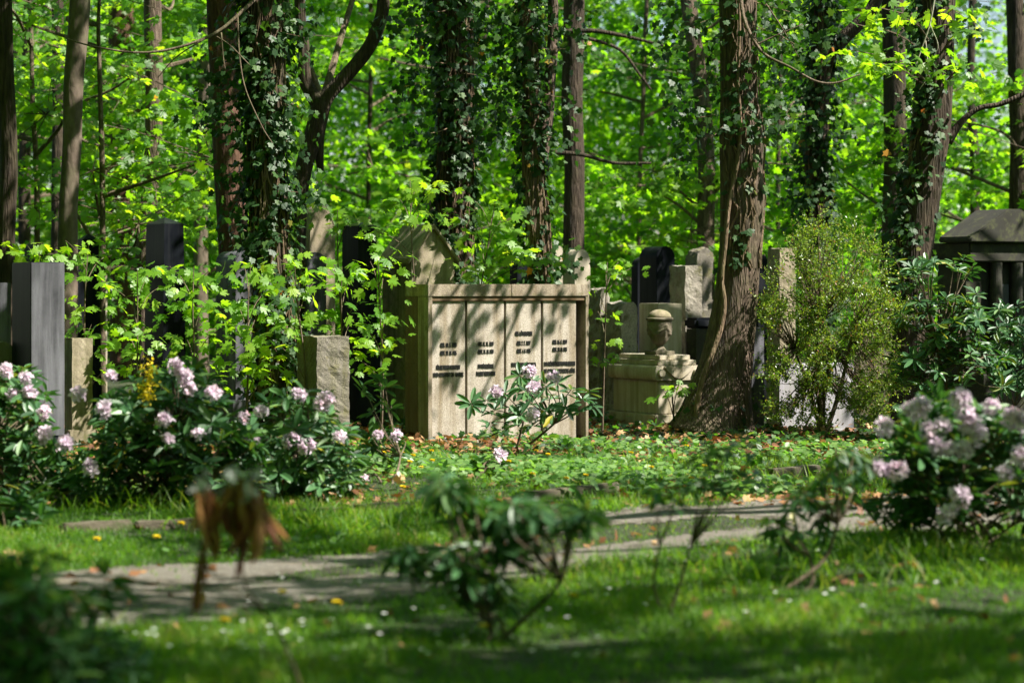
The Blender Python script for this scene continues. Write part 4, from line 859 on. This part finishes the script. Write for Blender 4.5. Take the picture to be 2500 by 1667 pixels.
rhod("big rhododendron heavy with pink blossoms at the right edge", G(2400, 1345), dome(2110, 2600, 965, 1270, 15.2, 200, 36, .65), 15.2,
     F_([(2030, 982), (2095, 945), (2115, 938), (2205, 915), (2215, 945), (2232, 975), (2275, 935), (2165, 978), (2150, 1022), (2180, 1032), (2325, 962), (2340, 1050), (2306, 1088), (2012, 1078), (2060, 1082), (2175, 1185), (2205, 1143), (2340, 975), (2215, 1030), (2250, 1000), (2130, 985)], 15.0), fr=.07)
# shrubs on the right behind
def silver(lst, dp): return np.array([P(x, y, dp + (i % 7 - 3) * .12) for i, (x, y) in enumerate(lst)])
sl = [(2245, 650), (2230, 665), (2265, 640), (2330, 640), (2355, 625), (2375, 650), (2360, 665), (2340, 655), (2385, 715), (2365, 730), (2345, 740), (2330, 760), (2350, 775), (2395, 760), (2300, 800), (2320, 815), (2345, 830), (2290, 830), (2270, 850), (2310, 860), (2340, 850), (2290, 790), (2370, 860), (2420, 890), (2440, 900), (2380, 900), (2250, 870), (2210, 790), (2200, 765)]
gg = np.random.default_rng(8)
sl += [(gg.uniform(2180, 2460), gg.uniform(850, 985)) for _ in range(46)] + [(gg.uniform(2240, 2400), gg.uniform(720, 870)) for _ in range(44)] + [(gg.uniform(2180, 2290), gg.uniform(630, 760)) for _ in range(10)]
rhod("tall rhododendron with silvery glossy leaves before the temple tomb", G(2300, 1085), silver(sl, 24.3), 24.3, ll=.14, rstem=.018)
rhod("low rhododendron at the right edge beside the brown stone enclosure", G(2500, 1060), silver([(gg.uniform(2430, 2560), gg.uniform(740, 960)) for _ in range(60)], 24.8), 24.8, ll=.13)
# blurred foreground
rhod("dark rhododendron filling the lower left corner", G(110, 1790), np.vstack([dome(-120, 330, 1340, 1640, 9.2, 58, 41, .5), dome(-100, 200, 1500, 1700, 8.8, 22, 45, .4)]), 9.2, ll=.13, droop=.15)
rhod("drooping dark rhododendron standing alone on the lawn in the lower middle", G(1215, 1560), np.array([P(x + q * 13, y + q * 11 - 5, 11.2 + (i % 5 - 2) * .1 + q * .12) for q in (0, 1) for i, (x, y) in enumerate([(1075, 1170), (1090, 1180), (1150, 1215), (1180, 1230), (1230, 1210), (1245, 1225), (1270, 1230), (1310, 1225), (1345, 1235), (1390, 1240), (1425, 1235), (1400, 1260), (1210, 1260), (1150, 1270), (1230, 1280), (1000, 1330), (975, 1345), (1030, 1345), (1060, 1350), (1100, 1360), (1130, 1370), (1160, 1340), (1200, 1330), (1160, 1410), (1180, 1420), (1140, 1400), (1200, 1400), (1240, 1340), (1260, 1300), (1290, 1280), (1090, 1330), (1220, 1440)])]), 11.2, ll=.15, droop=.55, nar=.85, rstem=.012)
rhod("thin bare-legged rhododendron with a bent stem on the lawn right of centre", G(1640, 1485), np.array([P(x, y, 12.2) for x, y in [(1610, 1190), (1630, 1180), (1650, 1220), (1600, 1210), (1720, 1110), (1740, 1090), (1780, 1080), (1830, 1075), (1850, 1100), (1760, 1140), (1800, 1150), (1750, 1180), (1840, 1160), (1690, 1180)]]), 12.2, ll=.12, droop=.3, leafn=(6, 9), rstem=.009)
rhod("leggy rhododendron with yellow-green drooping leaves left of the big pink one", G(1935, 1440), np.array([P(x, y, 13.2 + (i % 4) * .12) for i, (x, y) in enumerate([(2040, 1100), (2060, 1085), (2090, 1095), (2110, 1120), (2030, 1140), (2080, 1150), (2000, 1160), (1940, 1195), (1960, 1200), (1985, 1220), (1930, 1230), (1880, 1260), (1895, 1280), (1990, 1260), (2020, 1230), (2050, 1200), (1950, 1280), (1910, 1310), (2010, 1290)])]), 13.2, ll=.12, droop=.7, rstem=.013)
rhod("small dark rhododendron low at the far left below the larger ones", G(40, 1330), dome(-120, 130, 1190, 1300, 16.0, 50, 48, .4), 16.0)

# box-leaved shrub
lab = "dense small-leaved yellow-green shrub right of the big furrowed trunk"; rg = rng_of(lab); dB = 25.2
base = G(2010, 1065); base = P(2010, HY, dB); base[2] = 0
t = thing("box_shrub", base, lab, "shrub"); A = Acc(); L = Acc()
out = [(1985, 540), (2060, 585), (2160, 620), (2215, 700), (2205, 800), (2190, 920), (2150, 1040), (1890, 1045), (1875, 930), (1865, 830), (1860, 760), (1880, 700), (1940, 620)]
def inpoly(x, y, poly):
    c = False; n = len(poly)
    for i in range(n):
        x1_, y1_ = poly[i]; x2_, y2_ = poly[i - 1]
        if (y1_ > y) != (y2_ > y) and x < (x2_ - x1_) * (y - y1_) / (y2_ - y1_) + x1_: c = not c
    return c
k = 0; hub = [P(1995, 900, dB), P(2035, 850, dB + .1), P(2000, 780, dB), P(2080, 820, dB), P(1940, 850, dB)]
for h in hub: A.tube(catmull([base, (base + h) / 2 + rg.normal(0, .04, 3), h], 5), np.linspace(.028, .014, 11), 6)
while k < 450:
    x = rg.uniform(1850, 2220); y = rg.uniform(530, 1050)
    if not inpoly(x, y, out) or (math.sin(x * .045) + math.sin(y * .05 + x * .02) < -.9): continue
    k += 1; p = P(x, y, dB + rg.uniform(-.6, .6)); h = hub[int(np.argmin([np.linalg.norm(q - p) for q in hub]))]
    dv = unit((p - h) * .5 + np.array([0, 0, .35]) + rg.normal(0, .15, 3))
    A.tube(catmull([h, (h + p) / 2 + rg.normal(0, .04, 3), p], 4), np.linspace(.007, .002, 9), 4)
    for q in range(4):
        e = unit(dv + rg.normal(0, .5, 3)); ln = rg.uniform(.12, .26) + (.16 if y < 700 and rg.uniform() < .4 else 0); A.tube([p, p + e * ln], [.002, .001], 3)
        n = 17; u = rg.uniform(0, 1, n); pp = p + e * (u * ln)[:, None] + rg.normal(0, .012, (n, 3))
        L.place(BOXL, pp, e * .5 + rg.normal(0, .6, (n, 3)), np.array([0, 0, .7]) + rg.normal(0, .6, (n, 3)), rg.uniform(.022, .042, n), rg.uniform(0, 1, n))
L.build("leaves", MAT['box'], t); A.build("stems", MAT['twig'], t)

# mahonia with yellow flower spikes
lab = "holly-leaved shrub with upright bright yellow flower spikes among the rhododendrons"; rg = rng_of(lab)
b0 = G(380, 1215); t = thing("mahonia", b0, lab, "shrub"); A = Acc(); L = Acc(); dY = 18.4
for (x, y) in [(366, 930), (350, 990), (375, 1000), (290, 1110), (410, 1050)]:
    p = P(x, y, dY - .9); A.tube(catmull([b0, (b0 + p) / 2, p], 5), np.linspace(.01, .004, 11), 5); n = 14
    L.place(OVAL, p + rg.normal(0, .05, (n, 3)), rg.normal(0, 1, (n, 3)), np.array([0, -.3, 1]) + rg.normal(0, .4, (n, 3)), .08, rg.uniform(0, 1, n))
for (x, y, q) in [(367, 915, .06), (362, 945, .07), (355, 968, .05), (287, 1110, .05)]:
    Y = Acc(); c = P(x, y, dY - .95); n = 90; o = rg.normal(0, 1, (n, 3)) * np.array([.5, .5, .9]) * q
    Y.place(PETAL, c + o, rg.normal(0, 1, (n, 3)), rg.normal(0, 1, (n, 3)), .022, rg.uniform(0, 1, n)); Y.build("flower_spike", MAT['yellow'], t)
L.build("leaves", MAT['ivy'], t); A.build("stems", MAT['twig'], t)

# withered foreground plant
lab = "withered plant with drooping rust-brown leaves and greyish tips in the lower left foreground"; rg = rng_of(lab); dW = 9.4
b0 = P(752, HY, dW); b0[2] = 0; t = thing("withered_plant", b0, lab, "plant"); A = Acc(); L = Acc()
A.tube(catmull([b0, P(690, 1560, dW), P(600, 1430, dW), P(590, 1370, dW), P(560, 1230, dW), P(590, 1180, dW)], 6), np.linspace(.008, .004, 31), 6)
A.tube(catmull([P(640, 1490, dW), P(540, 1420, dW), P(490, 1350, dW)], 6), np.linspace(.005, .003, 13), 6)
A.tube(catmull([P(570, 1290, dW), P(530, 1250, dW), P(500, 1195, dW)], 6), np.linspace(.005, .003, 13), 6)
for (x, y, n) in [(500, 1195, 16), (520, 1205, 12), (585, 1165, 16), (610, 1180, 14), (625, 1230, 12), (555, 1190, 8), (490, 1350, 9)]:
    p = P(x, y, dW); tip = rg.normal(0, .26, (n, 3)) + np.array([.14, 0, -1]); q = p + rg.normal(0, .018, (n, 3))
    q = q[:n * 2 // 3]; L.place(RHOD, q, tip[:len(q)], rg.normal(0, 1, (len(q), 3)), rg.uniform(.08, .30, len(q)), rg.uniform(0, 1, len(q)), 0, wid=rg.uniform(.25, .6, len(q)))
    L.place(OVAL, p + rg.normal(0, .022, (9, 3)) + [0, 0, .01], rg.normal(0, .5, (9, 3)) + [0, 0, .3], rg.normal(0, 1, (9, 3)), .05, rg.uniform(0, 1, 9), 1)
L.build("leaves", [MAT['dead'], MAT['deadgrey']], t); A.build("stems", MAT['twig'], t)

# ------------------------------------------------------------------ ground cover
rg = np.random.default_rng(900)
def scatter(n, d0, d1, margin=1.15):
    y = np.sqrt(rg.uniform(d0 ** 2, d1 ** 2, n)); x = rg.uniform(-.212, .212, n) * y * margin; return x, y
def lawn(name, label, n, d0, d1, h, wd, mat_, dens=None, keep=lambda x, y, px, py: np.ones(len(x), bool)):
    x, y = scatter(n, d0, d1); px, py = pxy(x, y); pm = path_mask(x + rg.normal(0, .05, n), y + rg.normal(0, .16, n))
    pat = np.sin(x * 2.1 + y) + np.sin(x * 5.3 - y * 3.7) * .6 + np.sin(y * 7 + x * 9) * .3
    k = (pm == 0) & keep(x, y, px, py) & (rg.normal(0, .8, n) + pat > -1.3); x, y, pat = x[k], y[k], pat[k]; n = len(x)
    p = np.stack([x, y, gz(x, y) - .004], 1); tip = rg.normal(0, .38, (n, 3)); tip[:, 2] = 1; nr = rg.normal(0, 1, (n, 3)); nr[:, 2] = 0
    hh = h * rg.uniform(.45, 1.3, n) * (1 + .3 * pat); tone = np.clip(.4 + .2 * pat + rg.normal(0, .22, n), 0, 1); A = Acc()
    for i, T in enumerate(BLADES):
        q = (np.arange(n) % 3) == i; A.place(T, p[q], tip[q], nr[q], np.maximum(hh[q], .015), tone[q], wid=wd / np.maximum(hh[q], .015))
    return tag(A.build(name, MAT[mat_]), label, "grass", kind="stuff")
lawn("lawn_grass", "shaded green grass of the lawn in the foreground", 150000, 8.2, 17.5, .060, .006, 'grass')
lawn("bed_grass", "sunlit grass beyond the path in front of the monument", 120000, 14, 24.5, .062, .006, 'grass',
     keep=lambda x, y, px, py: (py < np.interp(px, FAR[:, 0], FAR[:, 1]) + 10) & (rg.uniform(0, 1, len(x)) < np.clip((py - 1085) / 60, .1, 1)))
# grass strip between the tracks
x, y = scatter(30000, 12, 20); k = path_mask(x, y) == -1; x, y = x[k], y[k]; n = len(x); A = Acc()
tip = rg.normal(0, .45, (n, 3)); tip[:, 2] = 1
hh = .035 * rg.uniform(.5, 1.3, n); A.place(BLADES[1], np.stack([x, y, gz(x, y)], 1), tip, rg.normal(0, 1, (n, 3)), hh, rg.uniform(0, 1, n), wid=.006 / hh)
tag(A.build("track_grass", MAT['grass']), "short grass strip between the two wheel tracks of the path", "grass", kind="stuff")
# tall tufts
A = Acc()
for (px, py, nn) in [(650, 1290, 500), (900, 1290, 500), (560, 1270, 250), (760, 1290, 400), (1480, 1150, 250), (1560, 1170, 200), (1900, 1180, 150), (2100, 1370, 500), (2300, 1360, 500), (1760, 1180, 250), (1050, 1150, 300), (400, 1250, 300), (200, 1260, 200), (1720, 1400, 300), (1850, 1420, 300), (2200, 1420, 300), (1100, 1270, 300)]:
    nn = int(nn * .6); c = G(px, py); q = c + rg.normal(0, .28, (nn, 3)) * [1.4, .8, 0]; q[:, 2] = gz(q[:, 0], q[:, 1]); k = path_mask(q[:, 0], q[:, 1]) == 0; q = q[k]; nn = len(q)
    tip = rg.normal(0, .3, (nn, 3)); tip[:, 2] = 1; hh = rg.uniform(.10, .24, nn); A.place(BLADES[2], q, tip, rg.normal(0, 1, (nn, 3)), hh, rg.uniform(0, 1, nn), wid=.008 / hh)
tag(A.build("tall_grass", MAT['grass']), "taller tufts of grass along both sides of the path", "grass", kind="stuff")
# ivy and herbs on the beds
x, y = scatter(34000, 20.5, 33); px, py = pxy(x, y)
pt = np.sin(x * 3.3 + 2 * np.sin(y * 2.1)) + np.sin(y * 4.7 - x * 1.9) + rg.normal(0, .5, len(x)); k = (rg.uniform(0, 1, len(x)) < np.clip((1165 - py) / 60, 0, 1)) & (pt > -.35); x, y = x[k], y[k]; n = len(x)
hgt = .03 + .10 * (.5 + .5 * np.sin(x * 2.3 + y * 1.1)) * rg.uniform(0, 1, n); tip = rg.normal(0, 1, (n, 3)); tip[:, 2] *= .3; A = Acc()
A.place(IVY, np.stack([x, y, gz(x, y) + hgt], 1), tip, np.array([0, -.25, 1]) + rg.normal(0, .55, (n, 3)), rg.uniform(.03, .09, n), np.clip(.42 + .28 * np.sin(x * 2.9 + y * 1.3) + .2 * np.sin(x * 7.1 - y * 4) + rg.normal(0, .22, n), 0, 1))
tag(A.build("ground_ivy", MAT['cover']), "carpet of ivy and low herbs around the bases of the gravestones", "ground cover", kind="stuff")
A = Acc()
for (cx, cy, sx, nn) in [(1300, 1165, 1.1, 1500), (1500, 1190, .8, 700), (1780, 1200, .6, 400), (900, 1150, .8, 500), (2000, 1120, .9, 600), (1450, 1110, 1.0, 500), (750, 1340, .9, 60)]:
    c = G(cx, cy); q = c + rg.normal(0, 1, (nn, 3)) * [sx * .6, .55, 0]; q = q[path_mask(q[:, 0], q[:, 1]) == 0]; nn = len(q); q[:, 2] = gz(q[:, 0], q[:, 1]) + rg.uniform(.03, .12, nn); tip = rg.normal(0, 1, (nn, 3)); tip[:, 2] *= .25
    A.place(OVAL, q, tip, np.array([0, -.2, 1]) + rg.normal(0, .35, (nn, 3)), rg.uniform(.045, .085, nn), rg.uniform(0, 1, nn), wid=1.3)
tag(A.build("goutweed", MAT['goutweed']), "patches of pale green herbs in the sunlit bed before the monument", "ground cover", kind="stuff")
# fallen leaves
x, y = scatter(22000, 10, 30); px, py = pxy(x, y); w_ = np.where(py < 1130, .9, np.where(np.abs(py - 1200) < 40, .5, .06)); w_ = w_ * (1 + .8 * np.sin(x * 1.7 + y * .9)); k = rg.uniform(0, 1, len(x)) < w_
x, y = x[k], y[k]; n = len(x); A = Acc()
A.place(MAPLE2, np.stack([x, y, gz(x, y) + .015 + rg.uniform(0, .07, n) * (y > 20.5)], 1), rg.normal(0, 1, (n, 3)) * [1, 1, .3], np.array([0, 0, 1]) + rg.normal(0, .5, (n, 3)), rg.uniform(.04, .09, n), rg.uniform(0, 1, n))
tag(A.build("leaf_litter", MAT['litter']), "scattered dry brown leaves on the ground", "fallen leaves", kind="stuff")
x, y = scatter(9000, 11, 21); pm = path_mask(x, y); e = (path_mask(x, y + .25) != 1) | (path_mask(x, y - .25) != 1) | (np.sin(x * 3.1 + y * 1.7) * np.sin(x * 1.3 - y * 4.1) > .45)
k = (pm == 1) & e; x, y = x[k], y[k]; n = len(x); hh = .03 * rg.uniform(.5, 1.6, n); tip = rg.normal(0, .6, (n, 3)); tip[:, 2] = 1; A = Acc()
A.place(BLADES[2], np.stack([x, y, gz(x, y) + .002], 1), tip, rg.normal(0, 1, (n, 3)), hh, rg.uniform(0, 1, n), wid=.007 / hh)
tag(A.build("path_weeds", MAT['grass']), "sparse weeds creeping over the worn path", "weeds", kind="stuff")
# daisies
A = Acc(); a = np.arange(9) * 2 * math.pi / 9
dz = [(rg.uniform(560, 1500), rg.uniform(1440, 1640)) for _ in range(46)] + [(rg.uniform(1500, 2400), rg.uniform(1360, 1600)) for _ in range(26)] + [(rg.uniform(200, 900), rg.uniform(1530, 1650)) for _ in range(30)]
for (px, py) in dz:
    c = G(px, py); c[2] = gz(c[0], c[1]) + rg.uniform(.06, .1)
    rd = np.stack([np.cos(a), np.sin(a), np.full(9, .15)], 1); A.place(PETAL, np.tile(c, (9, 1)), rd, np.tile([0., -.3, 1.], (9, 1)), rg.uniform(.008, .013), .8); A.place(OVAL, [c + [0, 0, .002]], [[0, 1, 0]], [[0, -.3, 1]], .005, .5, 1)
tag(A.build("daisies", [MAT['white'], MAT['yellow']]), "tiny white daisies dotted over the shaded lawn", "daisies", kind="stuff")
# dandelions: one model, then copies
def dandelion():
    t = thing("dandelion", (0, 0, 0), "yellow dandelion blooming in the grass", "dandelion", "dandelions in the grass")
    B = Acc(); B.tube([(0, 0, 0), (.005, 0, .06), (0, 0, .12)], [.003, .0025, .0025], 5); B.build("stem", MAT['goutweed'], t)
    Y = Acc(); n = 40; g_ = np.random.default_rng(3); a = g_.uniform(0, 6.28, n); rd = np.stack([np.cos(a), np.sin(a), g_.uniform(.1, 1.2, n)], 1)
    Y.place(PETAL, np.tile([0., 0, .12], (n, 1)), rd, np.array([0, 0, 1.]) - rd * .2, .024, g_.uniform(0, 1, n)); Y.build("flower", MAT['yellow'], t); return t
dand = dandelion(); first = True
dpos = [(985, 1133), (1008, 1140), (1055, 1152), (1053, 1127), (1308, 1121), (1338, 1136), (1242, 1158), (1382, 1197), (1430, 1187), (885, 1128), (937, 1126), (983, 1212), (1028, 1170), (1000, 1155), (1540, 1130), (1676, 1098), (1720, 1156), (1688, 1187), (764, 1127), (753, 1148), (776, 1156), (236, 1344), (382, 1336), (690, 1478), (820, 1504), (825, 1505),
        (2196, 1314), (2345, 1180), (1590, 1160), (1300, 1180), (650, 1265), (442, 1307), (140, 1190), (550, 1565), (1180, 1575), (1400, 1488)]
for (px, py) in dpos:
    c = G(px, py + 18); c[2] = gz(c[0], c[1])
    if first: o = dand; first = False
    else:
        o = dand.copy(); S.collection.objects.link(o)
        for ch in dand.children: q = ch.copy(); S.collection.objects.link(q); q.parent = o; q.matrix_parent_inverse = Matrix()
    o.location = tuple(c); o.rotation_euler = (0, 0, float(rg.uniform(0, 6)))
